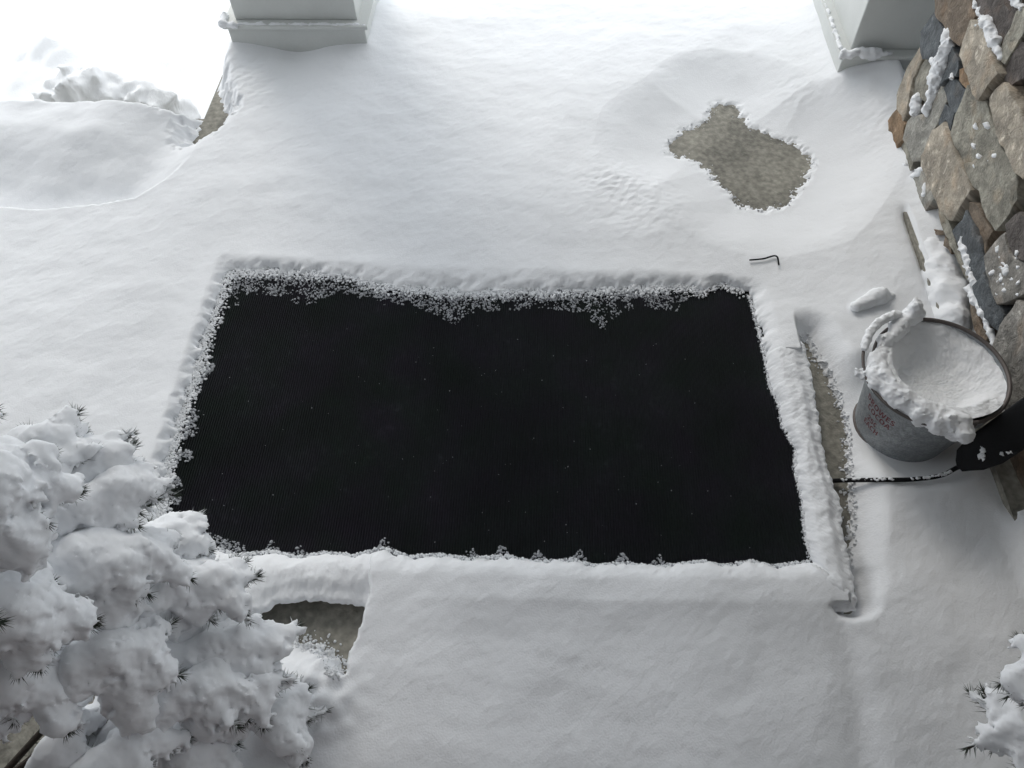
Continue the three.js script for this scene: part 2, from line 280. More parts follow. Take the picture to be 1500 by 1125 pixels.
{
  const x0 = -2.9, x1 = 1.48, z0 = EDGE_F - 0.01, z1 = HOUSE_Z - 0.02, c = 0.0055;
  const nx = Math.floor((x1 - x0) / c) + 1, nz = Math.floor((z1 - z0) / c) + 1;
  const pos = [], uv = [], idx = [], id = new Int32Array(nx * nz).fill(-1), T = new Float32Array(nx * nz);
  for (let j = 0; j < nz; j++) for (let i = 0; i < nx; i++) T[j * nx + i] = snowT(x0 + i * c, z0 + j * c);
  const V = (i, j) => { const k = j * nx + i; if (id[k] < 0) { id[k] = pos.length / 3; const x = x0 + i * c, z = z0 + j * c; pos.push(x, T[k], z); uv.push(x, z); } return id[k]; };
  for (let j = 0; j < nz - 1; j++) for (let i = 0; i < nx - 1; i++) {
    const k = j * nx + i; if (Math.max(T[k], T[k + 1], T[k + nx], T[k + nx + 1]) <= -0.0035) continue; if (x0 + i * c > WALL_X + 0.01 && z0 + j * c > WALL_END) continue;
    const a = V(i, j), b = V(i + 1, j), d = V(i, j + 1), e = V(i + 1, j + 1); idx.push(a, d, b, b, d, e);
  }
  struct(mesh('snow_cover', geoFrom(pos, idx, uv), snowMat));
}

// ---------------------------------------------------------------- yard below the porch
{
  const pileC = atH(150, 140, -0.3);
  const H = (x, z) => {
    let y = -0.46 + 0.05 * fbm2(x * 0.5, z * 0.5, 3) + 0.03 * fbm2(x * 2.2, z * 2.2, 3);
        for (const [px, py, w, hh] of [[75, 60, 0.16, 0.08], [228, 45, 0.12, 0.07], [15, 30, 0.14, 0.08], [40, 60, 0.2, 0.05], [85, 72, 0.2, 0.06], [10, 110, 0.1, 0.06], [135, 22, 0.05, -0.1]]) { const c = atH(px, py, -0.42); const d = Math.hypot(x - c.x, z - c.z) / w; y += 0.45 * hh * Math.exp(-d * d) * (1 + 0.4 * fbm2(x * 8, z * 8, 2)); }
    return y + 0.006 * fbm2(x * 30, z * 30, 2);
  };
  const x0 = -6, x1 = 5, z0 = -7.5, z1 = -1.9, c = 0.02, nx = Math.round((x1 - x0) / c) + 1, nz = Math.round((z1 - z0) / c) + 1, pos = [], uv = [], idx = [];
  for (let j = 0; j < nz; j++) for (let i = 0; i < nx; i++) { const x = x0 + i * c, z = z0 + j * c; pos.push(x, H(x, z), z); uv.push(x, z); }
  for (let j = 0; j < nz - 1; j++) for (let i = 0; i < nx - 1; i++) { const a = j * nx + i; idx.push(a, a + nx, a + 1, a + 1, a + nx, a + nx + 1); }
  struct(mesh('yard_snow', geoFrom(pos, idx, uv), packedSnowMat));
  const far = new THREE.PlaneGeometry(500, 500, 1, 1); far.rotateX(-Math.PI / 2); far.translate(0, -0.62, 0);
  struct(mesh('ground', far, packedSnowMat));
}

{ // chunks thrown off the shovel below the porch edge
  const c = []; for (const [px, py, h, r] of [[75, 150, -.36, .07], [95, 138, -.32, .085], [118, 128, -.28, .08], [138, 132, -.28, .075], [155, 140, -.32, .08], [180, 152, -.36, .07], [205, 150, -.34, .075], [228, 156, -.35, .07], [250, 165, -.38, .06], [110, 160, -.42, .13], [160, 168, -.44, .13], [220, 176, -.44, .12]]) { const p = atH(px, py, h); c.push([p.x, p.y, p.z, r, p.x + 0.03, p.y - 0.05, p.z - 0.02, r]); }
  tag(mesh('snow_pile', blobGeo(c, { k: 0.035, cell: 0.011, noise: 0.05, freq: 9, fine: 0.004 }), packedSnowMat), 'ragged heap of shovelled snow chunks below the porch edge', 'snow pile');
}

// ---------------------------------------------------------------- heated mat
{
  const t = thing('heated_floor_mat', 'large black ribbed rubber heated mat melted clear, with a rim of snow', 'floor mat', [0, 0, 0]);
  // ribbed sheet
  const pitch = 0.0056, ribs = Math.floor((MX1 - MX0) / pitch), nz = 90, pos = [], uv = [], idx = [], prof = [[0, 0], [0.30, 0], [0.42, 0.0021], [0.86, 0.0021]];
  const cols = []; for (let r = 0; r < ribs; r++) for (const [u, h] of prof) cols.push([MX0 + (r + u) * pitch, h]);
  for (let j = 0; j <= nz; j++) { const z = lerp(MZ0, MZ1, j / nz); for (const [x, h] of cols) { pos.push(x, matLift(x, z) + h, z); uv.push((x - MX0) / 1.45, (z - MZ0) / 1.45); } }
  const n = cols.length;
  for (let j = 0; j < nz; j++) for (let i = 0; i < n - 1; i++) { const a = j * n + i; idx.push(a, a + n, a + 1, a + 1, a + n, a + n + 1); }
  const sheet = geoFrom(pos, idx, uv);
  mesh('ribbed_sheet', toCreasedNormals(sheet, 0.5), rubberMat, t);
  // moulded border all round: a thick bead with the sheet's underside
  const bp = [], bi = [], bu = [], ring = []; const N = 260;
  const corners = [[MX0, MZ0], [MX1, MZ0], [MX1, MZ1], [MX0, MZ1]];
  for (let s = 0; s < 4; s++) for (let i = 0; i < N / 4; i++) { const a = corners[s], b = corners[(s + 1) % 4], q = i / (N / 4); ring.push([lerp(a[0], b[0], q), lerp(a[1], b[1], q)]); }
  const cx = (MX0 + MX1) / 2, cz = (MZ0 + MZ1) / 2, sec = [[-0.022, 0.002], [-0.018, 0.0045], [0.004, 0.0045], [0.008, 0.001], [0.008, -0.006], [0.002, -0.009], [-0.022, -0.009]];
  ring.forEach(([x, z], i) => { const dx = Math.abs(x - MX0) < 1e-6 ? -1 : Math.abs(x - MX1) < 1e-6 ? 1 : 0, dz = Math.abs(z - MZ0) < 1e-6 ? -1 : Math.abs(z - MZ1) < 1e-6 ? 1 : 0; for (const [o, h] of sec) { bp.push(x + dx * o, matLift(x, z) + h, z + dz * o); bu.push(x, z); } });
  const m = sec.length; for (let i = 0; i < ring.length; i++) for (let k = 0; k < m - 1; k++) { const a = i * m + k, b = ((i + 1) % ring.length) * m + k; bi.push(a, b, a + 1, a + 1, b, b + 1); }
  mesh('border', toCreasedNormals(geoFrom(bp, bi, bu), 0.6), rubberMat, t);
  // rim of snow lying on the border
  const cnt = { top: 520, right: 380, bottom: 560, left: 360 }, IN = [], OUT = [];
  const extH = { top: 0.0, right: 0.045, bottom: 0.045, left: 0.045 };
  for (const s of SIDES) { const a = resample(R_IN[s], 0.022, cnt[s]), b = resample(R_OUT[s], 0.045, cnt[s]); a.forEach((p, i) => { IN.push([...p, s, i / cnt[s]]); OUT.push(b[i]); }); }
  const Nn = IN.length, W1 = 26, W2 = 14, rp = [], ru = [], ri = [], W = W1 + W2 + 1;
  // outward normals of the outline, smoothed
  const nor = OUT.map((p, i) => { const a = OUT[(i + Nn - 25) % Nn], b = OUT[(i + 25) % Nn]; const dx = b[0] - a[0], dz = b[1] - a[1], l = Math.hypot(dx, dz); return [dz / l, -dx / l]; });
  const cliffAt = i => { const [px, py] = toPx(new THREE.Vector3(OUT[i][0], 0.045, OUT[i][1])); const s = IN[i][2]; if (s === 'right') return sstep(470, 535, py); if (s === 'bottom') return Math.max(sstep(1195, 1215, px), sstep(575, 525, px)); return 0; };
  const hAt = i => { const s = IN[i][2], f = IN[i][3]; let h = { top: 0.028, right: 0.0265, bottom: 0.028, left: 0.028 }[s]; return h + 0.005 * fbm2(i * 0.012, 4.4, 2); };
  // blend heights over corners
  let hs = IN.map((_, i) => hAt(i)); hs = hs.map((_, i) => { let s = 0; for (let k = -30; k <= 30; k++) s += hs[(i + k + Nn) % Nn]; return s / 61; });
  const smooth = (A, w) => A.map((_, i) => { let s = 0; for (let k = -w; k <= w; k++) s += A[(i + k + Nn) % Nn]; return s / (2 * w + 1); });
  const gs = smooth(OUT.map((p, i) => Math.max(IN[i][2] === 'right' ? 0.05 : 0.026, ...[0.003, 0.02, 0.05].map(k => snowT(p[0] + nor[i][0] * k, p[1] + nor[i][1] * k)))), 8), rs = smooth(IN.map(q => ({ top: 0.002, left: 0.002, right: 0.003, bottom: 0.003 })[q[2]]), 40);
  for (let i = 0; i < Nn; i++) {
    const s = IN[i][2], c = cliffAt(i); let [ix, iz] = IN[i], [ox, oz] = OUT[i]; const [nxx, nzz] = nor[i];
    const j = (s === 'left' ? 0.030 : s === 'top' ? 0.026 : 0.006) * fbm2(ix * 28, iz * 28, 2) + 0.0012 * n2(ix * 90, iz * 90);
    const lipJ = c * (0.006 * fbm2(ox * 30, oz * 30, 3)) ; ox += nxx * lipJ; oz += nzz * lipJ;
    const soft = s === 'left' ? 1 : s === 'top' ? sstep(1, 0.86, IN[i][3]) : s === 'bottom' ? sstep(0.93, 1, IN[i][3]) : 0, sharp = lerp(s === 'bottom' ? 0.5 : 0.36, 0.95, soft), e = { top: 0.10, right: 0.025, bottom: 0.085, left: 0.10 }[s];
    const gOut = gs[i], rise = rs[i];
    for (let k = 0; k < W; k++) {
      let x, y, z;
      if (k <= W1) {
        const q = Math.pow(k / W1, 1.5); const jd = j * Math.pow(1 - q, 9); x = lerp(ix, ox, q) + nxx * jd; z = lerp(iz, oz, q) + nzz * jd;
        const r = Math.min(q / sharp, 1), f = Math.pow(1 - (1 - r) * (1 - r), lerp(0.6, 1.15, soft));
        const base = matLift(clamp(x, MX0, MX1), clamp(z, MZ0, MZ1)) - 0.002, top = lerp(gOut + rise - (s === 'bottom' ? 0.006 * (1 - q) * (1 - q) : 0) + 0.003 * fbm2(x * 9, z * 9, 2) * Math.sin(Math.PI * Math.min(q, 1)), base + hs[i], c);
        y = lerp(base, top, f) + lerp(0.002, 0.006, c) * f * fbm3(x * 14, 0, z * 14, 3) * (1 - (1 - c) * sstep(0.5, 1, q)) + 0.0006 * n2(x * 110, z * 110) * f;
        y -= c * 0.010 * sstep(0.65, 1, q) + 0.035 * (1 - sstep(0.04, 0.55, c));
      } else {
        const q = (k - W1) / W2, yT = rp[(i * W + W1) * 3 + 1];
        const mx = ox + nxx * e * q, mz = oz + nzz * e * q; const gnd = snowT(mx, mz);
        const my = lerp(yT, Math.max(gnd, 0) - 0.012, sstep(0, 1, q));
        const yb = matLift(clamp(ox, MX0, MX1), clamp(oz, MZ0, MZ1)) - 0.001, a = q * Math.PI;
        const so = 0.012 * Math.sin(Math.min(a * 1.3, Math.PI)) - 0.035 * sstep(0.6, 1, q);
        const cxx = ox + nxx * so, czz = oz + nzz * so, cy = lerp(yT, yb, Math.pow(sstep(0, 0.72, q), 0.9));
        x = lerp(mx, cxx, c); z = lerp(mz, czz, c); y = lerp(my, cy, c) + lerp(0.0003, 0.0015, c) * n3(x * 90, cy * 90, z * 90);
      }
      rp.push(x, y, z); ru.push(x + y * 0.5, z + y * 0.7);
    }
  }
  for (let i = 0; i < Nn; i++) for (let k = 0; k < W - 1; k++) { if (cliffAt(i) < 0.03 && cliffAt((i + 1) % Nn) < 0.03) break; const a = i * W + k, b = ((i + 1) % Nn) * W + k; ri.push(a, a + 1, b, b, a + 1, b + 1); }
  mesh('snow_rim', geoFrom(rp, ri, ru), snowMat, t).userData.label = 'rounded white snow rim along the mat border';
  // upturned black corner tab
  const tip = [[1098, 381], [1118, 379], [1137, 375], [1141, 388]].map(([a, b]) => atH(a, b, 0.047));
  mesh('corner_edge', new THREE.TubeGeometry(new THREE.CatmullRomCurve3(tip, false, 'centripetal', 0.1), 30, 0.0022, 6), rubberMat, t);

  // melting crumbs of snow caught between the ribs
  const crumbGeo = new THREE.IcosahedronGeometry(1, 1); { const p = crumbGeo.attributes.position; for (let i = 0; i < p.count; i++) { const x = p.getX(i), y = p.getY(i), z = p.getZ(i), k = 1 + 0.35 * n3(x * 1.7, y * 1.7, z * 1.7); p.setXYZ(i, x * k, y * k, z * k); } crumbGeo.computeVertexNormals(); }
  const slushMat = new THREE.MeshStandardMaterial({ color: new THREE.Color().setRGB(0.36, 0.375, 0.40), roughness: 0.55 });
  const list = [];
  const put = (px, py, r, y0 = 0.016) => { const p = atH(px, py, y0); p.y = y0 === 0.016 ? matLift(clamp(p.x, MX0, MX1), clamp(p.z, MZ0, MZ1)) + 0.001 + r * 0.4 : y0; list.push([p, r]); };
  const topLow = [[334, 430], [352, 448], [370, 425], [420, 428], [440, 445], [465, 442], [485, 425], [520, 430], [560, 440], [600, 440], [640, 455], [665, 470], [690, 452], [750, 448], [800, 445], [850, 452], [885, 478], [905, 455], [940, 440], [985, 455], [1010, 430], [1030, 424]];
  const yAt = (L, x) => { for (let i = 0; i < L.length - 1; i++) if (x >= L[i][0] && x <= L[i + 1][0]) return lerp(L[i][1], L[i + 1][1], (x - L[i][0]) / (L[i + 1][0] - L[i][0])); return null; };
  for (let i = 0; i < 26000; i++) { const px = rr(335, 1030), a = yAt(R_IN.top, px) - 12, b = yAt(topLow, px) + 6; if (!b) continue; const u = Math.pow(rnd(), 1.1), py = lerp(a, b, u); const dens = 0.62 - 0.52 * u + 0.55 * fbm2(px * 0.03, py * 0.05, 3); if (rnd() > dens) continue; put(px, py, rr(0.0009, 0.0027)); }
  const leftL = R_IN.left.map(([x, y]) => [y, x]).reverse();
  for (let i = 0; i < 14000; i++) { const py = rr(402, 768), b = yAt(leftL, py); if (b === null) continue; const w = lerp(16, 44, sstep(450, 640, py)) * (0.8 + 0.5 * n2(py * 0.03, 1)); const u = Math.pow(rnd(), 1.3), px = b - 10 + w * u; if (rnd() > 0.85 - 0.75 * u + 0.5 * n2(px * 0.05, py * 0.05)) continue; put(px, py, rr(0.001, 0.0032)); }
  const botL = R_IN.bottom.slice().reverse(), spots = [440, 565, 735, 788, 912, 690, 400, 850, 965];
  for (let i = 0; i < 2600; i++) { const px = rr(235, 1180), b = yAt(botL, px); let amp = 5; for (const s of spots) amp += 16 * Math.exp(-Math.pow((px - s) / 8, 2)); if (px < 360) amp += 18; const py = b + 3 - amp * Math.pow(rnd(), 1.4); put(px, py, rr(0.001, 0.003)); }
  const rightL = R_IN.right.map(([x, y]) => [y, x]);
  for (let i = 0; i < 500; i++) { const py = rr(430, 825), b = yAt(rightL, py); put(b + 2 - 8 * Math.pow(rnd(), 1.5), py, rr(0.001, 0.0025)); }
  for (let i = 0; i < 170; i++) { const py = rr(440, 815); put(lerp(rr(300, 1100), rr(250, 1170), sstep(440, 815, py)), py, rr(0.0004, 0.0011)); }
  const inst = shade(new THREE.InstancedMesh(crumbGeo, slushMat, list.length)); inst.name = 'snow_crumbs'; inst.userData.kind = 'stuff'; t.add(inst);
  const o = new THREE.Object3D(); list.forEach(([p, r], i) => { o.position.copy(p); o.rotation.set(rr(0, 6), rr(0, 6), rr(0, 6)); o.scale.set(r * rr(0.8, 1.4), r * rr(0.6, 1), r * rr(0.8, 1.3)); o.updateMatrix(); inst.setMatrixAt(i, o.matrix); });

  // grains of snow along the melting edge
  const l3 = [];
  const grain = (px, py, r) => { const p = atH(px, py, 0.020); l3.push([p, r]); };
  for (let i = 0; i < 5200; i++) { const px = rr(336, 1090), a = yAt(R_IN.top, px); if (a === null) continue; const g = (rnd() + rnd() + rnd() - 1.5); grain(px, a - 2 + g * 11, rr(0.0012, 0.0034)); }
  for (let i = 0; i < 3600; i++) { const py = rr(400, 768), b = yAt(leftL, py); if (b === null) continue; const g = (rnd() + rnd() + rnd() - 1.5); grain(b + 1 + g * 13, py, rr(0.0012, 0.0036)); }
  for (let i = 0; i < 1500; i++) { const px = rr(235, 1185), b = yAt(botL, px); grain(px, b + rr(-3, 2), rr(0.0012, 0.003)); }
  for (let i = 0; i < 900; i++) { const py = rr(430, 825), b = yAt(rightL, py); grain(b + rr(-3, 2), py, rr(0.0012, 0.0028)); }
  const i3 = shade(new THREE.InstancedMesh(crumbGeo, snowMat, l3.length)); i3.name = 'snow_grains'; i3.userData.kind = 'stuff'; t.add(i3);
  l3.forEach(([p, r], i) => { o.position.set(p.x, matLift(clamp(p.x, MX0, MX1), clamp(p.z, MZ0, MZ1)) + 0.002 + r * 0.5, p.z); o.rotation.set(rr(0, 6), rr(0, 6), rr(0, 6)); o.scale.set(r * rr(0.8, 1.5), r * rr(0.6, 1.1), r * rr(0.8, 1.4)); o.updateMatrix(); i3.setMatrixAt(i, o.matrix); });

  // loose crumbs on the bare concrete
  const l2 = [];
  const scatter = (poly, n, w, side, filt) => { const b = bbox(poly); let k = 0; for (let i = 0; i < n * 40 && k < n; i++) { const x = rr(b[0] - w, b[2] + w), z = rr(b[1] - w, b[3] + w); const [d] = polyDist(poly, x, z); if (d > side || d < -w) continue; if (filt && !filt(x, z)) continue; if (polyDist(matPoly, x, z)[0] < 0.01) continue; if (rnd() > Math.exp(d / w * 3.0)) continue; k++; const r = rr(0.001, 0.003); l2.push([new THREE.Vector3(x, Math.max(0, snowT(x, z)) + r * 0.4, z), r]); } };
  scatter(holePatch, 130, 0.03, 0.015);
  scatter(holeGap, 420, 0.02, 0.01, (x, z) => x > 0.64);
  scatter(holeLow, 800, 0.03, 0.02, (x, z) => { const q = toPx(new THREE.Vector3(x, 0, z)); return q[1] > 905 && q[0] < 508; });
  const i2 = shade(new THREE.InstancedMesh(crumbGeo, snowMat, l2.length)); i2.name = 'loose_snow_crumbs'; i2.userData = { kind: 'stuff', label: 'loose crumbs of snow at the edges of the bare concrete', category: 'snow crumbs' }; scene.add(i2);
  l2.forEach(([p, r], i) => { o.position.copy(p); o.rotation.set(rr(0, 6), rr(0, 6), rr(0, 6)); o.scale.set(r * rr(0.8, 1.5), r * rr(0.6, 1), r * rr(0.8, 1.5)); o.updateMatrix(); i2.setMatrixAt(i, o.matrix); });
}

// ---------------------------------------------------------------- porch columns, roof, house front
function column(x0, x1, zf, d, label) {
  const w = x1 - x0, cx = (x0 + x1) / 2, cz = zf - d / 2;
  const t = thing('porch_column', label, 'column', [cx, 0, cz], 'white columns at the porch edge');
  mesh('plinth', box(w, 0.148, d, 0, 0.074, 0, 0.003), paintMat, t);
  mesh('ledge_moulding', box(w + 0.024, 0.013, d + 0.024, 0, 0.1545, 0, 0.004), paintMat, t);
  mesh('shaft', box(w - 0.05, CEIL - 0.161, d - 0.05, 0, 0.161 + (CEIL - 0.161) / 2, 0, 0.004), paintMat, t);
  return t;
}
column(-1.03, -0.583, -2.36, 0.38, 'square white column with snow piled high against its plinth, beside the slab corner');
column(0.90, 1.32, -2.21, 0.42, 'square white column with its plinth partly hidden by the stone wall');
{ // snow dusting on the ledges
  const addSnow = (name, pts, label) => tag(mesh(name, blobGeo(pts, { k: 0.012, cell: 0.004, noise: 0.008, freq: 30 }), lumpSnowMat), label, 'snow', 'snow on the column ledges');
  const zf = -2.36, zr = -2.21;
  addSnow('ledge_snow', [[-1.04, 0.161, zf, 0.010, -1.0, 0.163, zf + 0.01, 0.009], [-1.042, 0.165, zf - 0.04, 0.013, -1.04, 0.161, zf, 0.010], [-1.0, 0.159, zf, 0.006, -0.58, 0.158, zf, 0.005]], 'thin snow line on the ledge of the column beside the slab corner');
  addSnow('ledge_snow', [[0.90, 0.161, zr, 0.013, 0.99, 0.164, zr, 0.016], [0.99, 0.163, zr, 0.014, 1.04, 0.160, zr, 0.006], [0.897, 0.160, zr, 0.006, 0.897, 0.160, zr - 0.3, 0.0045]], 'small snow wedge on the ledge of the column behind the stone wall');
}
{ // house front behind the photographer, with its door, and the roof over the porch
  const sidingMat = new THREE.MeshStandardMaterial({ color: new THREE.Color().setRGB(0.13, 0.135, 0.135), roughness: 0.8 });
  const h = thing('house_front', 'grey clapboard house front with a door, facing the porch', 'house', [0, 0, HOUSE_Z + 0.1]);
  mesh('wall', box(7, CEIL + 0.5, 0.1, -0.8, (CEIL + 0.5) / 2 - 0.5, 0.06, 0.002), sidingMat, h);
  for (let i = 0; i < 18; i++) mesh('clapboard', box(2.2, 0.145, 0.022, -2.0, 0.08 + i * 0.15, -0.001 - 0.0, 0.003), sidingMat, h);
  const d = mesh('door', box(0.92, 2.05, 0.04, -0.2, 1.03, -0.012, 0.004), new THREE.MeshStandardMaterial({ color: new THREE.Color().setRGB(0.10, 0.045, 0.035), roughness: 0.5 }), h);
  mesh('handle', new THREE.SphereGeometry(0.03, 16, 12).translate(0.17, 1.0, -0.06), new THREE.MeshStandardMaterial({ color: 0x8a8172, metalness: 1, roughness: 0.35 }), d);
  const r = thing('porch_roof', 'grey boarded porch roof carried by the two columns', 'roof', [0, CEIL, 0]);
  mesh('ceiling', box(6.2, 0.12, 3.44, -0.6, 0.06, -1.32, 0.003), new THREE.MeshStandardMaterial({ color: new THREE.Color().setRGB(0.22, 0.225, 0.225), roughness: 0.7 }), r);
}

// ---------------------------------------------------------------- stone wall
const stoneKinds = {
  tan: [0.63, 0.60, 0.55], grey: [0.58, 0.575, 0.55], olive: [0.56, 0.55, 0.51], slate: [0.33, 0.35, 0.365], brown: [0.47, 0.425, 0.375], plum: [0.36, 0.34, 0.33], rust: [0.52, 0.44, 0.355], pale: [0.58, 0.56, 0.52], pitted: [0.53, 0.52, 0.50],
};
const stoneBump = dataTex(512, (u, v) => { const a = tnoise(u, v, 9, 5), r = Math.abs(tnoise(u, v, 5, 4)); const g = 0.5 + 0.5 * a - 0.25 * Math.exp(-r * 30) + 0.12 * tnoise(u, v, 60, 2); return [g, g, g]; });
stoneBump.repeat.set(1 / 0.35, 1 / 0.35);
const stoneMats = {};
Object.entries(stoneKinds).forEach(([k, c], q) => {
  const tx = dataTex(256, (u, v) => {
    const a = tnoise(u + q * 3.1, v, 4, 4), b = tnoise(u, v + q * 1.7, 9, 4), f = tnoise(u, v, 45, 2), rust = Math.max(0, tnoise(u + 5 + q, v - 2, 3, 3) - 0.16) * 0.35;
    const pale = Math.max(0, b - 0.3) * (k === 'pitted' || k === 'tan' ? 0.55 : 0.25), m = 1 + 0.24 * a + 0.13 * b + 0.16 * f;
    return [c[0] * m + rust * 0.24 + pale, c[1] * m + rust * 0.06 + pale, c[2] * m - rust * 0.08 + pale];
  }, true); tx.repeat.set(1 / 0.4, 1 / 0.4);
  stoneMats[k] = new THREE.MeshStandardMaterial({ map: tx, roughness: k === 'slate' ? 0.7 : 0.88, bumpMap: stoneBump, bumpScale: 0.0045 });
});
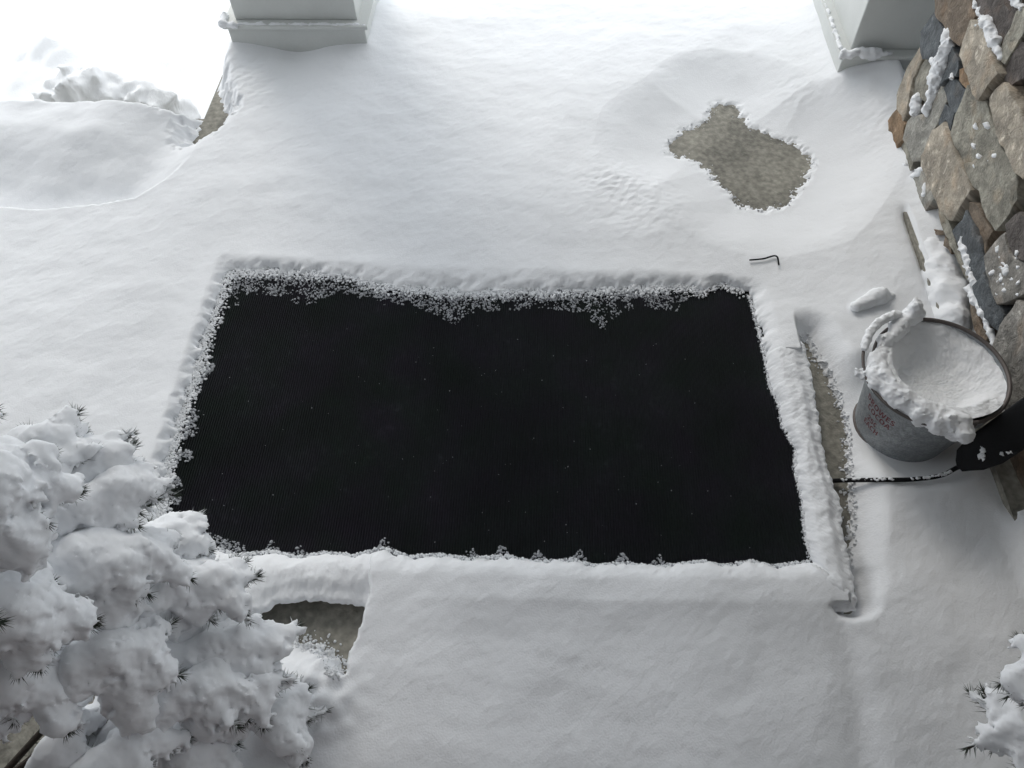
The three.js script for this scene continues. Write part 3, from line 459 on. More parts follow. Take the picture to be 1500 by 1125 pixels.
{
  const wall = thing('stone_wall', 'wall of irregular tan, grey and slate fieldstone beside the bucket', 'stone wall', [WALL_X, 0, 0]);
  const mortar = new THREE.MeshStandardMaterial({ color: new THREE.Color().setRGB(0.16, 0.16, 0.152), roughness: 0.95, bumpMap: stoneBump, bumpScale: 0.012 });
  const WALL_H = 0.72, back = box(0.22, WALL_H, HOUSE_Z - WALL_END - 0.02, 0.135, WALL_H / 2, (HOUSE_Z + WALL_END) / 2 + 0.005, 0.004); mesh('mortar_backing', back, mortar, wall);
  // outline in (z, y) on the wall face -> a split stone with a worn rim and an uneven face
  function stoneGeo(poly, depth) {
    let A = 0; for (let i = 0; i < poly.length; i++) { const a = poly[i], b = poly[(i + 1) % poly.length]; A += a[0] * b[1] - b[0] * a[1]; } if (A < 0) poly = poly.slice().reverse();
    // resample and jitter the outline
    const L = []; for (let i = 0; i < poly.length; i++) { const a = poly[i], b = poly[(i + 1) % poly.length], n = Math.max(1, Math.round(Math.hypot(b[0] - a[0], b[1] - a[1]) / 0.022)); for (let k = 0; k < n; k++) L.push([lerp(a[0], b[0], k / n) + rr(-0.002, 0.002), lerp(a[1], b[1], k / n) + rr(-0.002, 0.002)]); }
    let cz = 0, cy = 0; for (const [z, y] of L) { cz += z; cy += y; } cz /= L.length; cy /= L.length;
    const tz = rr(-0.05, 0.05), ty = rr(-0.05, 0.05), pos = [], uv = [], idx = [], n = L.length, uo = rr(0, 3), vo = rr(0, 3);
    const rings = [[1, 0.02, 1], [1, -depth * 0.80, 1], [0.988, -depth * 0.95, 1], [0.965, -depth, 0], [0.62, -depth, 0], [0.28, -depth, 0]];
    for (const [s, d, hard] of rings) for (const [z, y] of L) { const zz = cz + (z - cz) * s, yy = cy + (y - cy) * s; let dd = d; if (d < 0) dd += (tz * (zz - cz) + ty * (yy - cy)) * 1 + 0.006 * fbm2(zz * 14 + uo, yy * 14 + vo, 3) * (hard ? 0.6 : 1); pos.push(Math.min(dd, d < 0 ? -0.002 : 1), yy, zz); uv.push(zz + uo, yy + vo + d * 0.8); }
    for (let r = 0; r < rings.length - 1; r++) for (let i = 0; i < n; i++) { const a = r * n + i, b = r * n + (i + 1) % n; idx.push(a, b, a + n, b, b + n, a + n); }
    const c = pos.length / 3; pos.push(-depth + 0.004 * n2(uo, vo), cy, cz); uv.push(cz + uo, cy + vo); const r0 = (rings.length - 1) * n; for (let i = 0; i < n; i++) idx.push(r0 + i, r0 + (i + 1) % n, c);
    return toCreasedNormals(geoFrom(pos, idx, uv), 0.7);
  }
  const z2 = a => a.map(([x, y]) => [1280 + x / 4.327, y / 4.327]), z3 = a => a.map(([x, y]) => [1280 + x / 4.327, 200 + y / 4.327]), z4 = a => a.map(([x, y]) => [1380 + x / 2.958, 420 + y / 2.958]);
  const traced = [
    ['brown', .045, z2([[425, -120], [640, -110], [655, 0], [668, 110], [603, 230], [562, 290], [512, 240], [462, 150], [420, 90]])],
    ['slate', .040, z2([[400, 85], [330, 200], [325, 330], [345, 370], [420, 380], [455, 330], [450, 250], [470, 190], [430, 110]])],
    ['tan', .030, z2([[318, 285], [333, 360], [272, 500], [247, 620], [240, 680], [213, 770], [172, 690], [160, 600], [230, 430], [295, 310]])],
    ['olive', .022, z2([[345, 375], [405, 380], [410, 470], [365, 560], [340, 640], [290, 610], [258, 600], [280, 500]])],
    ['rust', .040, z2([[165, 695], [215, 785], [200, 880], [160, 960], [140, 1010], [60, 985], [38, 910], [60, 840], [130, 750]])],
    ['grey', .030, z2([[440, 545], [472, 650], [403, 830], [322, 1010], [282, 1015], [215, 880], [240, 770], [262, 740], [340, 720], [375, 640]])],
    ['olive', .024, z2([[212, 895], [272, 1030], [240, 1095], [205, 1110], [152, 1025], [175, 930]])],
    ['tan', .038, z3([[470, -75], [507, 0], [562, 150], [622, 270], [640, 335], [570, 440], [518, 525], [490, 520], [437, 450], [335, 190], [330, 130], [400, -30]])],
    ['grey', .026, z3([[330, 218], [372, 305], [410, 385], [352, 460], [320, 505], [212, 312], [240, 268]])],
    ['olive', .030, z2([[640, 545], [700, 645], [740, 650], [782, 780], [838, 935], [760, 1000], [620, 1040], [590, 1035], [515, 850], [545, 735]])],
    ['olive', .034, z3([[838, 70], [890, 150], [938, 280], [928, 395], [850, 520], [778, 590], [705, 440], [690, 345], [635, 300], [600, 185], [650, 165]])],
    ['tan', .055, z2([[640, 135], [700, 130], [760, 250], [800, 370], [830, 460], [770, 540], [710, 630], [670, 550], [582, 350], [592, 270], [620, 210]])],
    ['plum', .032, z2([[648, -130], [890, -120], [915, 60], [872, 190], [822, 288], [790, 240], [722, 112], [690, 60], [665, 20]])],
    ['olive', .036, z2([[960, 50], [1050, 120], [950, 260], [865, 410], [817, 368], [832, 290], [892, 170], [930, 80]])],
    ['plum', .026, z2([[955, 265], [1040, 300], [990, 480], [892, 540], [845, 500], [872, 405], [935, 290]])],
    ['tan', .045, z2([[840, 530], [890, 560], [920, 640], [975, 680], [1050, 900], [1000, 1120], [945, 1090], [890, 970], [822, 880], [770, 720], [752, 622]])],
    ['slate', .030, z2([[520, 295], [562, 385], [547, 480], [485, 500], [452, 540], [475, 440], [500, 350]])],
    ['slate', .022, z2([[540, 505], [620, 600], [540, 715], [505, 700], [462, 565], [500, 510]])],
    ['rust', .026, z2([[605, 425], [665, 520], [625, 585], [555, 515], [562, 440]])],
    ['slate', .024, z2([[475, 660], [520, 720], [508, 830], [470, 780], [415, 815]])],
    ['slate', .032, z3([[615, 475], [690, 640], [722, 848], [655, 918], [600, 800], [533, 605], [590, 530]])],
    ['slate', .034, z3([[727, 870], [790, 1000], [855, 1130], [800, 1230], [705, 1130], [660, 950]])],
    ['brown', .026, z3([[640, 420], [697, 448], [768, 600], [732, 660], [716, 740], [692, 635], [627, 468]])],
    ['plum', .034, z3([[958, 480], [1040, 560], [1010, 790], [950, 770], [900, 735], [850, 560], [885, 520]])],
    ['pitted', .034, z3([[800, 670], [850, 610], [895, 750], [945, 790], [1000, 810], [1020, 960], [945, 1010], [825, 1060], [770, 960], [724, 760]])],
    ['pitted', .038, z4([[293, 140], [350, 70], [430, 120], [440, 330], [400, 560], [330, 570], [300, 530], [285, 470], [262, 420], [218, 290]])],
    ['brown', .016, z4([[125, 32], [160, 100], [204, 218], [184, 258], [142, 180]])],
    ['brown', .030, z4([[272, 640], [330, 600], [400, 600], [450, 760], [420, 1120], [370, 1130], [345, 960], [300, 790]])],
    ['grey', .028, z4([[365, 1150], [420, 1150], [500, 1400], [460, 1620], [400, 1420]])],
    ['brown', .018, z3([[335, 585], [345, 560], [425, 600], [430, 628], [380, 615]])],
    ['brown', .018, z3([[465, 630], [500, 700], [505, 745], [452, 690]])],
    ['olive', .022, z3([[430, 460], [490, 535], [570, 760], [640, 930], [600, 900], [520, 720], [440, 560]])],
  ];
  const done = [];
  for (const [k, dep0, px] of traced) { const dep = dep0 * 0.62; const poly = px.map(([a, b]) => { const p = atX(a, b, WALL_X - dep * 0.5); return [p.z, Math.max(0.0, p.y)]; }); { let a = 0, b = 0; for (const [z, y] of poly) { a += z; b += y; } a /= poly.length; b /= poly.length; for (const v of poly) { v[0] = a + (v[0] - a) * 1.045; v[1] = Math.max(0, b + (v[1] - b) * 1.045); } } done.push(poly); mesh('stone', stoneGeo(poly, dep), stoneMats[k], wall); }
  // the rest of the wall, out of the picture: rough courses of the same stone
  const kinds = ['tan', 'grey', 'olive', 'slate', 'brown', 'plum', 'pale', 'pitted', 'olive', 'tan'];
  let y = 0;
  while (y < WALL_H - 0.04) {
    const h = Math.min(rr(0.10, 0.17), WALL_H - y); let z = WALL_END + 0.01;
    while (z < HOUSE_Z - 0.05) {
      const w = Math.min(rr(0.12, 0.30), HOUSE_Z - 0.03 - z); const g = 0.006, sk = rr(-0.03, 0.03);
      const q = [[z + g + rr(0, .01), y + g + rr(0, .012)], [z + w - g - rr(0, .01), y + g + rr(0, .012)], [z + w - g - rr(0, .01), y + h - g - rr(0, .012)], [z + w * 0.5 + sk, y + h - g], [z + g + rr(0, .01), y + h - g - rr(0, .012)]];
      const c = [z + w / 2, y + h / 2];
      const hit = done.some(P => polyInside(P, ...c) || polyDist(P, ...c)[0] < 0.055 || q.some(v => polyInside(P, ...v)));
      if (!hit && w > 0.05 && h > 0.04) mesh('stone', stoneGeo(q, rr(0.022, 0.045)), stoneMats[kinds[Math.floor(rnd() * kinds.length)]], wall);
      z += w;
    }
    y += h;
  }
  mesh('cap_stone', box(0.34, 0.06, HOUSE_Z - WALL_END + 0.02, 0.12, WALL_H + 0.032, (HOUSE_Z + WALL_END) / 2 - 0.015, 0.008), concreteMat, wall);
  // footing strip
  const fz0 = -1.63, fz1 = HOUSE_Z - 0.02; mesh('footing_strip', box(0.058, 0.066, fz1 - fz0, -0.030, 0.033, (fz0 + fz1) / 2, 0.004), concreteMat, wall);
  // snow caught on the stones
  const on = (L, d) => { const a = []; for (let i = 0; i < L.length - 1; i++) { const [x, y0, r] = L[i], [x2, y2, r2] = L[i + 1]; const p = atX(1280 + x / 4.327, y0 / 4.327, WALL_X - d), q = atX(1280 + x2 / 4.327, y2 / 4.327, WALL_X - d); a.push([p.x - WALL_X, p.y, p.z, r, q.x - WALL_X, q.y, q.z, r2]); } return a; };
  const sp = (L, d, o = {}) => mesh('snow_patch', blobGeo(on(L, d * 0.55), { k: 0.012, cell: 0.0035, noise: 0.009, freq: 40, fine: 0.002, ...o }), lumpSnowMat, wall);
  sp([[445, 180, .007], [480, 230, .014], [475, 290, .018], [430, 420, .021], [400, 500, .020], [375, 600, .012], [345, 680, .012], [330, 735, .008]], 0.032);
  sp([[275, 625, .012], [265, 690, .014], [262, 735, .006]], 0.026);
  sp([[380, 385, .010], [388, 425, .005]], 0.042);
  sp([[672, 135, .010], [722, 150, .013], [775, 270, .012], [803, 365, .006]], 0.040);
  sp([[640, 5, .006], [680, 80, .008]], 0.034); sp([[885, 0, .008], [940, 50, .008]], 0.034);
  sp([[235, 1125, .006], [290, 1085, .009], [335, 1062, .006]], 0.022);
  for (const [x, y0] of [[640, 805], [720, 790], [632, 920], [668, 990], [197, 1038], [497, 485], [640, 1045]]) sp([[x, y0, .0055], [x + 8, y0 + 14, .004]], 0.036);
  sp([[720, 1028, .004], [770, 990, .0055], [812, 960, .003]], 0.036);
  sp([[325, 1170, .005], [325, 1230, .006]], 0.026);
  sp([[610, 960 + 865, .009], [650, 1040 + 865, .009], [700, 1125 + 865, .008], [760, 1330 + 865, .006]], 0.02);
  sp([[560, 660 + 865, .008], [600, 800 + 865, .010], [640, 950 + 865, .009]], 0.03);
  for (let i = 0; i < 26; i++) sp([[rr(740, 940), rr(700, 1000) + 865, rr(.003, .007)], [rr(0, 0) + 800 + rr(-40, 100), 0, 0]].slice(0, 1).flatMap(a => [a, [a[0] + rr(-12, 12), a[1] + rr(-16, 16), a[2] * .7]]), 0.034);
  // drift lying on the footing strip
  const fl = [[1340, 322, .02], [1352, 340, .032], [1368, 372, .042], [1380, 402, .050], [1390, 438, .050], [1398, 470, .040], [1412, 505, .020]];
  const caps = []; for (let i = 0; i < fl.length - 1; i++) { const a = fl[i], b = fl[i + 1], p = atH(a[0], a[1], 0.05), q = atH(b[0], b[1], 0.05); caps.push([p.x - WALL_X, 0.045, p.z, a[2], q.x - WALL_X, 0.045, q.z, b[2]]); }
  mesh('footing_snow', blobGeo(caps, { k: 0.02, cell: 0.005, noise: 0.010, freq: 14 }), lumpSnowMat, wall);
  const f2 = [[1446, 655, .008], [1462, 700, .012], [1478, 740, .010], [1490, 765, .006]], c2 = []; for (let i = 0; i < 3; i++) { const a = f2[i], b = f2[i + 1]; const p = atH(a[0] + 12, a[1], 0.055), q = atH(b[0] + 6, b[1], 0.055); c2.push([p.x - WALL_X, 0.05, p.z, a[2], q.x - WALL_X, 0.05, q.z, b[2]]); }
  mesh('footing_snow', blobGeo(c2, { k: 0.01, cell: 0.004, noise: 0.005 }), lumpSnowMat, wall);
}

// ---------------------------------------------------------------- bucket
{
  const RB = 0.100, RT = 0.133, HB = 0.224, [bx, bz] = BUCKET;
  const t = thing('metal_bucket', 'galvanized metal bucket filled with snow, red stencilled lettering on its side', 'bucket', [bx, 0, bz]);
  const zincTex = dataTex(512, (u, v) => { const a = tnoise(u, v, 7, 5), b = tnoise(u, v, 26, 4), s = Math.max(0, tnoise(u + .3, v + .7, 12, 4) - 0.25); const k = 0.60 + 0.09 * a + 0.10 * b + 0.18 * s; return [k * 0.97, k * 1.0, k * 1.02]; }, true);
  // paint the lettering into the colour of the tin
  const cv = document.createElement('canvas'); cv.width = 2048; cv.height = 512; const cx = cv.getContext('2d');
  const im = cx.createImageData(2048, 512); for (let j = 0; j < 512; j++) for (let i = 0; i < 2048; i++) { const u = (i % 512), k = (j * 2048 + i) * 4, s = (j * 512 + u) * 4, dd = zincTex.image.data; im.data[k] = dd[s]; im.data[k + 1] = dd[s + 1]; im.data[k + 2] = dd[s + 2]; im.data[k + 3] = 255; } cx.putImageData(im, 0, 0);
  cx.fillStyle = 'rgba(112,40,46,0.85)'; cx.textAlign = 'center';
  const lp = atH(1287, 622, 0.11), LETTER_U = (Math.atan2(lp.x - bx, lp.z - bz) / (2 * Math.PI) + 1) % 1, TX = LETTER_U * 2048 - 45, put = (s, x, y, size) => { cx.font = 'bold ' + size + 'px sans-serif'; cx.fillText(s, x, y); };
  put('DROWES', TX, 212, 58); put('COCOA', TX + 10, 264, 56); put('25¢', TX - 10, 334, 54); put('EACH', TX - 4, 384, 54);
  // worn flecks over the paint
  for (let i = 0; i < 1500; i++) { cx.fillStyle = 'rgba(140,146,150,0.55)'; cx.fillRect(TX + rr(-190, 190), rr(130, 420), rr(1, 5), rr(1, 4)); }
  const tinMap = new THREE.CanvasTexture(cv); tinMap.colorSpace = THREE.SRGBColorSpace; tinMap.wrapS = THREE.RepeatWrapping;
  const tin = new THREE.MeshStandardMaterial({ map: tinMap, metalness: 0.55, roughness: 0.55, bumpMap: stoneBump, bumpScale: 0.0008 });
  const tinPlain = new THREE.MeshStandardMaterial({ map: zincTex, metalness: 0.55, roughness: 0.55 });
  const rimMat = new THREE.MeshStandardMaterial({ color: new THREE.Color().setRGB(0.13, 0.115, 0.11), metalness: 0.5, roughness: 0.6 });
  const pts = []; for (let i = 0; i <= 24; i++) { const v = i / 24; pts.push(new THREE.Vector2(lerp(RB, RT, v), lerp(0.006, HB, v))); }
  mesh('side', new THREE.LatheGeometry(pts, 96), tin, t);
  mesh('inner_side', new THREE.LatheGeometry(pts.map(p => new THREE.Vector2(p.x - 0.0025, p.y)), 96), tinPlain, t);
  mesh('bottom', new THREE.CylinderGeometry(RB - 0.001, RB - 0.001, 0.004, 64).translate(0, 0.012, 0), tinPlain, t);
  mesh('foot_ring', new THREE.TorusGeometry(RB + 0.0005, 0.004, 10, 96).rotateX(Math.PI / 2).translate(0, 0.006, 0), rimMat, t);
  mesh('rolled_rim', new THREE.TorusGeometry(RT, 0.0045, 12, 120).rotateX(Math.PI / 2).translate(0, HB, 0), rimMat, t);
  mesh('seam_band', new THREE.LatheGeometry([[0.80, 0.0006], [0.815, 0.003], [0.845, 0.003], [0.86, 0.0006]].map(([v, o]) => new THREE.Vector2(lerp(RB, RT, v) + o, HB * v)), 96), tinPlain, t);
  // ears and bail
  const pa = atH(1338, 462, HB), pb = atH(1408, 628, HB); const angA = Math.atan2(pa.z - bz, pa.x - bx); const angB = angA + Math.PI;
  for (const a of [angA, angB]) { const e = box(0.028, 0.034, 0.006, 0, 0, 0, 0.002); e.rotateY(-a + Math.PI / 2); e.translate(Math.cos(a) * (RT + 0.004), HB - 0.004, Math.sin(a) * (RT + 0.004)); mesh('ear', e, rimMat, t); }
  const bp = []; for (let i = 0; i <= 40; i++) { const q = i / 40, a = angA - q * Math.PI, s = Math.sin(q * Math.PI); const r = RT + 0.006 + 0.020 * s; bp.push(new THREE.Vector3(Math.cos(a) * r, HB + 0.006 + 0.018 * Math.sin(q * Math.PI * 2) * (q < 0.5 ? 1 : 0.2) - 0.006 * s, Math.sin(a) * r)); }
  const bail = new THREE.CatmullRomCurve3(bp); mesh('bail_handle', new THREE.TubeGeometry(bail, 80, 0.0034, 8), rimMat, t);
  // frost on the bail
  const fc = []; for (let i = 4; i < 15; i++) { const a = bp[i], b = bp[i + 1]; fc.push([a.x, a.y + 0.003, a.z, 0.0085, b.x, b.y + 0.003, b.z, 0.0085]); } mesh('frost', blobGeo(fc, { k: 0.004, cell: 0.0025, noise: 0.004, freq: 60, fine: 0.001 }), lumpSnowMat, t);
  const nub = atH(1262, 546, HB - 0.004); mesh('frost', blobGeo([[nub.x - bx, HB - 0.006, nub.z - bz, 0.011, nub.x - bx + 0.03, HB, nub.z - bz + 0.012, 0.013]], { k: 0.004, cell: 0.0025, noise: 0.010, freq: 80 }), lumpSnowMat, t);
  // snow inside, scooped, with a thick lip over the near rim
  const NA = 200, NR = 60, sp = [], su = [], si = [];
  const lipDir = Math.atan2(atH(1320, 600, HB).z - bz, atH(1320, 600, HB).x - bx);
  for (let j = 0; j <= NR; j++) for (let i = 0; i < NA; i++) {
    const a = i / NA * Math.PI * 2, f = j / NR, c = Math.cos(a - lipDir), near1 = sstep(-0.35, 0.35, c + 0.1 * Math.sin(3 * a));
    let r = f * (RT - 0.0035), y;
    const bowl = 0.172 + 0.014 * f * f;
    y = lerp(bowl + 0.036 * sstep(0.35, 1, f) * (0.85 + 0.15 * n2(Math.cos(a), Math.sin(a))), lerp(bowl, HB + 0.012, sstep(0.52, 0.80, f)), near1);
    y += 0.004 * fbm3(Math.cos(a) * r * 30, 2, Math.sin(a) * r * 30, 3) + 0.001 * n2(Math.cos(a) * r * 130, Math.sin(a) * r * 130);
    sp.push(Math.cos(a) * r, y, Math.sin(a) * r); su.push(Math.cos(a) * r, Math.sin(a) * r);
  }
  for (let j = 0; j < NR; j++) for (let i = 0; i < NA; i++) { const a = j * NA + i, b = j * NA + (i + 1) % NA; si.push(a, b, a + NA, b, b + NA, a + NA); }
  mesh('snow_fill', geoFrom(sp, si, su), snowMat, t);
  const lc = []; const lipPx = [[1340, 458, .020], [1318, 478, .017], [1296, 500, .015], [1284, 530, .019], [1290, 556, .024], [1318, 580, .026], [1348, 600, .027], [1378, 614, .028], [1404, 622, .027], [1412, 632, .020]];
  for (let i = 0; i < lipPx.length - 1; i++) { const [x, y, r] = lipPx[i], [x2, y2, r2] = lipPx[i + 1], p = atH(x, y, HB + 0.008), q = atH(x2, y2, HB + 0.008); lc.push([p.x - bx, HB + 0.003, p.z - bz, r * 0.86, q.x - bx, HB + 0.003, q.z - bz, r2 * 0.86]); }
  { const p = atH(1404, 634, HB - 0.012); lc.push([p.x - bx, HB - 0.004, p.z - bz, 0.016, p.x - bx - 0.004, HB - 0.026, p.z - bz + 0.004, 0.008]); const q = atH(1336, 458, HB + 0.01); lc.push([q.x - bx, HB, q.z - bz, 0.018, q.x - bx, HB + 0.034, q.z - bz, 0.014]); }
  mesh('snow_lip', blobGeo(lc, { k: 0.018, cell: 0.003, noise: 0.009, freq: 24, fine: 0.002, floor: (x, z) => HB - 0.016 + 0.010 * n2(x * 40, z * 40) - 0.03 * Math.exp(-Math.pow(Math.hypot(x - (atH(1404, 634, HB).x - bx), z - (atH(1404, 634, HB).z - bz)) / 0.03, 2)) }), lumpSnowMat, t);
}

// ---------------------------------------------------------------- power cord
{
  const w = [[1150, 706, 0.012], [1200, 706, 0.012], [1225, 704, 0.012], [1290, 703, 0.052], [1340, 702, 0.056], [1380, 696, 0.058], [1400, 686, 0.064], [1415, 679, 0.080]].map(([a, b, h]) => atH(a, b, h));
  const t = thing('power_cord', 'black power cord with a thick moulded plug leaning on the stone wall', 'power cord', [0, 0, 0]);
  const c = new THREE.CatmullRomCurve3(w); mesh('cable', new THREE.TubeGeometry(c, 120, 0.0048, 10), plasticMat, t);
  const a = w[w.length - 1], b = atX(1520, 606, 0.965); const dir = b.clone().sub(a), L = dir.length() ;
  const s = new THREE.Shape(); const hw = 0.034, pr = [[-0.006, 0], [0.006, 0], [0.012, 0.012], [hw * 0.72, 0.035], [hw, 0.075], [hw, 0.26], [-hw, 0.26], [-hw, 0.06], [-hw * 0.8, 0.022], [-0.014, 0.006]]; pr.forEach(([x, y], i) => i ? s.lineTo(x, y) : s.moveTo(x, y)); s.closePath();
  const g = new THREE.ExtrudeGeometry(s, { depth: 0.030, bevelEnabled: true, bevelSize: 0.005, bevelThickness: 0.006, bevelSegments: 3 }); g.translate(0, 0, -0.015);
  const yA = dir.clone().normalize(), toCam = camPos.clone().sub(a).normalize(), xA = new THREE.Vector3().crossVectors(yA, toCam).normalize(), zA = new THREE.Vector3().crossVectors(xA, yA);
  const M = new THREE.Matrix4().makeBasis(xA, yA, zA).setPosition(a.clone().addScaledVector(yA, -0.004)); g.applyMatrix4(M);
  mesh('plug_body', toCreasedNormals(g, 0.6), plasticMat, t);
  const bs = []; const fl = (u, v, r) => { const p = a.clone().addScaledVector(yA, v).addScaledVector(xA, u).addScaledVector(zA, 0.021); bs.push([p.x, p.y, p.z, r, p.x + rr(-.006, .006), p.y + rr(-.004, .004), p.z + rr(-.006, .006), r * 0.8]); };
  for (const q of [[0.004, 0.055, .006], [0.008, 0.048, .005], [-0.004, 0.065, .004], [0.022, 0.085, .004], [0.028, 0.098, .003]]) fl(...q); mesh('snow_fleck', blobGeo(bs, { k: 0.003, cell: 0.002, noise: 0.006, freq: 90 }), lumpSnowMat, t);
  const fs = []; for (let i = 0; i < 60; i++) { const p = c.getPoint(lerp(0.30, 0.80, rnd())); fs.push([p.x, p.y + 0.0035, p.z, rr(.0018, .0032), p.x + rr(-.005, .005), p.y + 0.0035, p.z + rr(-.001, .001), 0.0018]); } mesh('frost', blobGeo(fs, { k: 0.002, cell: 0.0016, noise: 0.002, freq: 120 }), lumpSnowMat, t);
}

// a small snow-capped lump beside the bucket
{
  const p = atH(1253, 452, 0.055), q = atH(1287, 436, 0.06);
  tag(mesh('snow_lump', blobGeo([[p.x, 0.062, p.z, 0.014, q.x, 0.066, q.z, 0.022], [q.x, 0.06, q.z, 0.02, q.x + 0.03, 0.052, q.z - 0.01, 0.016]], { k: 0.012, cell: 0.004, noise: 0.005 }), lumpSnowMat), 'small oblong lump of snow behind the bucket', 'snow lump');
}

// ---------------------------------------------------------------- snow-laden fir trees
const barkMat = new THREE.MeshStandardMaterial({ color: new THREE.Color().setRGB(0.06, 0.045, 0.035), roughness: 0.95, bumpMap: stoneBump, bumpScale: 0.004 });
const needleMat = new THREE.MeshStandardMaterial({ color: new THREE.Color().setRGB(0.042, 0.055, 0.04), roughness: 0.8 });
const frostMat = new THREE.MeshStandardMaterial({ color: new THREE.Color().setRGB(0.62, 0.64, 0.65), roughness: 0.95 });
const needleGeo = new THREE.ConeGeometry(0.00085, 1, 4, 1).translate(0, 0.5, 0);
function tree(name, label, base, height, branches) {
  const t = thing(name, label, 'fir tree', [base.x, 0, base.z], 'snow-laden firs beside the door');
  const tp = []; for (let i = 0; i <= 12; i++) { const v = i / 12; tp.push(new THREE.Vector2(lerp(0.024, 0.004, v), v * height)); }
  mesh('trunk', new THREE.LatheGeometry(tp, 14), barkMat, t);
  for (const br of branches) {
    const root = new THREE.Vector3(0, br.root, 0), pts = br.lobes.map(([x, y, z]) => new THREE.Vector3(x - base.x, y, z - base.z));
    const path = new THREE.CatmullRomCurve3([root, ...pts]); const Lb = path.getLength();
    const b = mesh('branch', new THREE.TubeGeometry(path, 24, 0.0055, 6), barkMat, t);
    // side twigs
    const twigs = [[path, 0.05]]; const tgs = [];
    for (let i = 0; i < Math.round(Lb / 0.038); i++) { const u = lerp(0.3, 0.97, rnd()), p = path.getPoint(u), tan = path.getTangent(u), sd = i % 2 ? 1 : -1; const out = new THREE.Vector3(-tan.z, 0, tan.x).normalize().multiplyScalar(sd); const dir = tan.clone().multiplyScalar(0.8).addScaledVector(out, 0.75).add(new THREE.Vector3(0, rr(-0.35, 0.05), 0)).normalize(); const l = rr(0.05, 0.105) * (1.15 - 0.5 * u); const q = p.clone().addScaledVector(dir, l); const c = new THREE.LineCurve3(p, q); twigs.push([c, 0]); tgs.push([p, q, l]); }
    for (const [p, q] of tgs) mesh('twig', new THREE.TubeGeometry(new THREE.LineCurve3(p, q), 1, 0.0022, 5), barkMat, b);
    // needles
    const list = []; const m4 = new THREE.Matrix4(), Y = new THREE.Vector3(0, 1, 0);
    for (const [c, u0] of twigs) { const n = Math.round(c.getLength() * 950 * (br.nd || 1)); for (let i = 0; i < n; i++) { const u = lerp(u0, 1, rnd()), p = c.getPoint(u), tan = c.getTangent(u); const d = new THREE.Vector3(rr(-1, 1), rr(-1, 0.8), rr(-1, 1)).normalize().addScaledVector(tan, 1.0).normalize(); list.push(new THREE.Matrix4().compose(p, new THREE.Quaternion().setFromUnitVectors(Y, d), new THREE.Vector3(1, rr(0.015, 0.026), 1))); }
      const e = c.getPoint(1), tan = c.getTangent(1); for (let i = 0; i < 12 * (br.nd || 1); i++) { const d = new THREE.Vector3(rr(-1, 1), rr(-1, 1), rr(-1, 1)).normalize().addScaledVector(tan, 1.6).normalize(); list.push(new THREE.Matrix4().compose(e, new THREE.Quaternion().setFromUnitVectors(Y, d), new THREE.Vector3(1, rr(0.012, 0.020), 1))); } }
    const inst = shade(new THREE.InstancedMesh(needleGeo, needleMat, list.length)); inst.name = 'needles'; inst.userData.kind = 'stuff'; list.forEach((m, i) => inst.setMatrixAt(i, m)); b.add(inst);
    // needles furred with frost round the rims of the pillows
    const fl = []; for (const [c, u0] of twigs) { const n = Math.round(c.getLength() * 330 * (br.nd || 1)); for (let i = 0; i < n; i++) { const u = lerp(Math.max(u0, 0.35), 1, rnd()), p = c.getPoint(u), tan = c.getTangent(u); const d = new THREE.Vector3(rr(-1, 1), rr(-0.5, 0.35), rr(-1, 1)).normalize().addScaledVector(tan, 0.8).normalize(); p.y += rr(0, 0.012); fl.push(new THREE.Matrix4().compose(p, new THREE.Quaternion().setFromUnitVectors(Y, d), new THREE.Vector3(rr(1.6, 2.8), rr(0.014, 0.024), rr(1.6, 2.8)))); } }
    const fi = shade(new THREE.InstancedMesh(needleGeo, frostMat, fl.length)); fi.name = 'frosted_needles'; fi.userData.kind = 'stuff'; fl.forEach((m, i) => fi.setMatrixAt(i, m)); b.add(fi);
    // snow load
    const caps = []; const lobes = br.lobes.map(([x, y, z, r]) => [x - base.x, y, z - base.z, r * 0.86]);
    for (let i = 0; i < lobes.length - 1; i++) { const p = lobes[i], q = lobes[i + 1]; caps.push([p[0], p[1] + p[3] * 0.45, p[2], p[3], q[0], q[1] + q[3] * 0.45, q[2], q[3]]); }
    const L0 = lobes[0]; if (br.rootSnow !== false) caps.push([L0[0] * 0.6, lerp(br.root, L0[1], 0.55) + L0[3] * 0.2, L0[2] * 0.6, L0[3] * 0.45, L0[0], L0[1] + L0[3] * 0.45, L0[2], L0[3]]);
    for (const [p, q, l] of tgs) { const k = Math.min(0.020, l * 0.24) * (br.tw || 1); caps.push([p.x, p.y + k * 0.4, p.z, k, lerp(p.x, q.x, 0.86), lerp(p.y, q.y, 0.86) + k * 0.35, lerp(p.z, q.z, 0.86), k * 0.82]); }
    for (const [x, y, z, r] of br.extra || []) caps.push([x - base.x, y, z - base.z, r, x - base.x + 0.001, y - r * 0.5, z - base.z, r * 0.85]);
    mesh('snow_load', blobGeo(caps, { k: 0.024, cell: 0.0040, noise: 0.013, freq: 13, fine: 0.0012, ragged: 0.004, under: 0.55 }), lumpSnowMat, b);
  }
  return t;
}
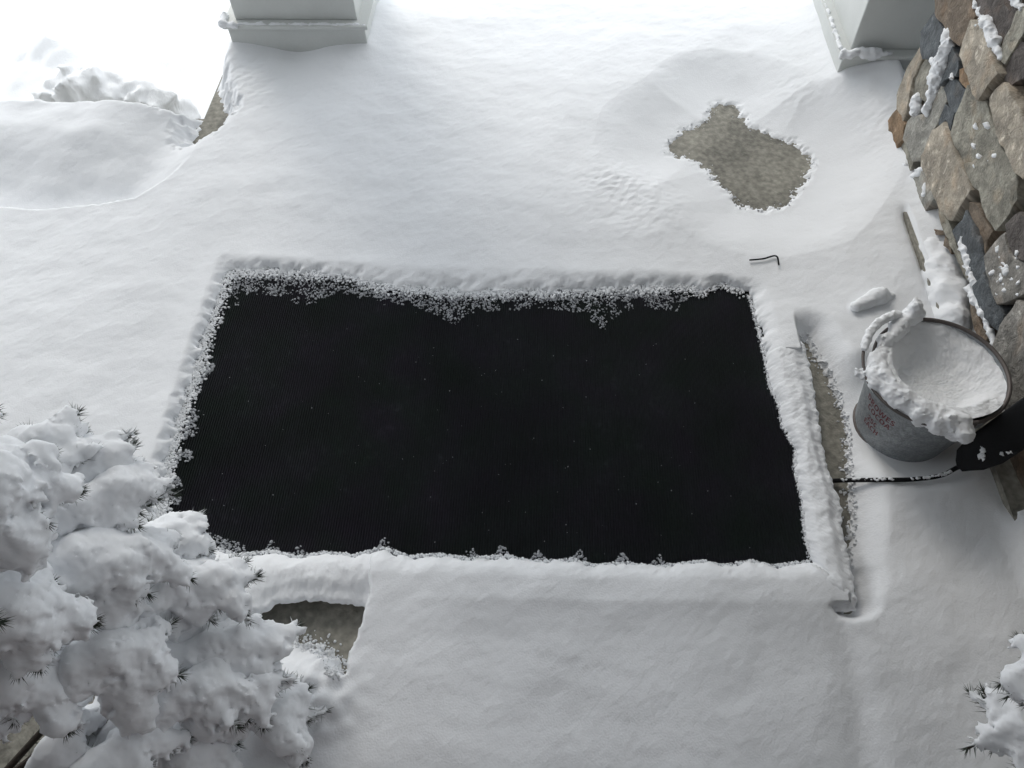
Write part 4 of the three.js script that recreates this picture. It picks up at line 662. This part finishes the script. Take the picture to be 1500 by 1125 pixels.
// limbs on the sides turned to the house and away from the porch
function backLimbs(bx, bz, from, to, n, top) { const L = []; for (let i = 0; i < n; i++) { const a = lerp(from, to, (i + rr(0.2, 0.8)) / n), h = lerp(0.16, top, ((i * 7) % n) / n), l = lerp(0.30, 0.12, h / top) * (Math.sin(a) > 0.2 ? 0.8 : 1), c = Math.cos(a), d = Math.sin(a); L.push({ root: h + 0.03, lobes: [0.4, 0.72, 1].map((k, j) => [bx + c * l * k, h - 0.03 * j, bz + d * l * k, [0.036, 0.040, 0.026][j]]) }); } return L; }
const W3 = (px, py, h, r) => { const p = atH(px, py, h); return [p.x, p.y, p.z, r]; };
tree('fir_tree', 'small fir heavily laden with snow, reaching over the mat corner', new THREE.Vector3(-0.93, 0, -0.06), 0.92, [
  { root: 0.62, lobes: [W3(-40, 745, 0.62, .055), W3(10, 735, 0.62, .060), W3(45, 720, 0.60, .040)], extra: [W3(20, 790, 0.60, .045), W3(-5, 690, 0.62, .050)] },
  { root: 0.60, lobes: [W3(62, 700, 0.50, .020), W3(70, 668, 0.50, .020), W3(70, 645, 0.50, .026)], rootSnow: false, extra: [W3(50, 650, 0.5, .018), W3(92, 648, .5, .012)] },
  { root: 0.56, lobes: [W3(112, 712, 0.46, .018), W3(128, 685, 0.46, .018), W3(140, 655, 0.46, .016)], rootSnow: false, tw: 0.8 },
  { root: 0.50, lobes: [W3(70, 765, 0.46, .045), W3(130, 748, 0.45, .036), W3(175, 725, 0.44, .034), W3(212, 706, 0.43, .022)] },
  { root: 0.42, lobes: [W3(70, 850, 0.42, .050), W3(130, 835, 0.41, .058), W3(190, 830, 0.39, .050), W3(232, 820, 0.37, .036)], extra: [W3(165, 885, .38, .040), W3(100, 810, .42, .045)] },
  { root: 0.30, lobes: [W3(190, 840, 0.30, .036), W3(235, 800, 0.29, .030), W3(272, 785, 0.28, .024)], tw: 0.8, extra: [W3(305, 800, .26, .014)] },
  { root: 0.28, lobes: [W3(215, 880, 0.30, .040), W3(270, 866, 0.28, .038), W3(318, 856, 0.27, .030), W3(345, 862, 0.26, .018)], extra: [W3(245, 915, .26, .030)] },
  { root: 0.48, lobes: [W3(0, 880, 0.50, .055), W3(40, 905, 0.49, .050), W3(75, 935, 0.47, .030)], extra: [W3(20, 850, .5, .05)] },
  { root: 0.34, lobes: [W3(130, 985, 0.34, .038), W3(170, 965, 0.33, .045), W3(212, 955, 0.32, .036)], extra: [W3(185, 1005, .3, .042), W3(195, 1045, .27, .034), W3(225, 975, .3, .02)] },
  { root: 0.20, lobes: [W3(235, 975, 0.19, .034), W3(300, 962, 0.19, .034), W3(355, 952, 0.18, .036), W3(402, 952, 0.17, .026)], extra: [W3(392, 990, .14, .028), W3(350, 980, .16, .026)] },
  { root: 0.16, lobes: [W3(220, 925, 0.20, .028), W3(280, 925, 0.19, .026), W3(322, 920, 0.18, .014)] },
  { root: 0.18, lobes: [W3(250, 1030, 0.20, .040), W3(300, 1015, 0.20, .036), W3(345, 1015, 0.18, .030), W3(372, 1022, .17, .018)], extra: [W3(300, 1055, .16, .036), W3(350, 1062, .13, .024)] },
  { root: 0.14, lobes: [W3(370, 1055, 0.10, .018), W3(405, 1052, 0.10, .018), W3(432, 1062, 0.09, .012)], tw: 0.7 },
  { root: 0.30, lobes: [W3(-10, 980, 0.40, .045), W3(35, 1005, 0.38, .040), W3(72, 1012, 0.36, .028)] },
  { root: 0.18, lobes: [W3(85, 1110, 0.24, .022), W3(105, 1085, 0.24, .024), W3(118, 1062, 0.22, .016)] },
  { root: 0.15, lobes: [W3(150, 1130, 0.22, .036), W3(190, 1100, 0.21, .034), W3(215, 1080, 0.20, .020)] },
  { root: 0.10, lobes: [W3(220, 1120, 0.12, .036), W3(280, 1105, 0.12, .036), W3(325, 1112, 0.10, .026)] },
  { root: 0.66, lobes: [W3(-120, 650, 0.62, .05), W3(-80, 610, 0.6, .04)] },
  { root: 0.78, lobes: [W3(-160, 900, 0.78, .05), W3(-100, 880, 0.76, .04)] },
  ...backLimbs(-0.93, -0.06, 0.9, 4.1, 14, 0.86),
]);
tree('fir_tree', 'small fir with a snowy twig tip over the bare snow below the wall', new THREE.Vector3(0.98, 0, -0.06), 0.85, [
  { root: 0.34, lobes: [W3(1580, 1085, 0.30, .032), W3(1520, 1075, 0.29, .024), W3(1466, 1062, 0.28, .018)], tw: 0.55, nd: 0.4 },
  { root: 0.42, lobes: [W3(1600, 1000, 0.40, .03), W3(1550, 985, 0.40, .024), W3(1512, 972, 0.40, .014)], tw: 0.55, nd: 0.4 },
  { root: 0.5, lobes: [[1.0, 0.48, -0.16, .04], [1.0, 0.46, -0.24, .03]] },
  { root: 0.62, lobes: [[0.92, 0.6, 0.02, .045], [0.86, 0.58, 0.06, .03]] },
  ...backLimbs(0.98, -0.06, -0.9, 2.0, 10, 0.8),
]);

renderer.render(scene, camera);
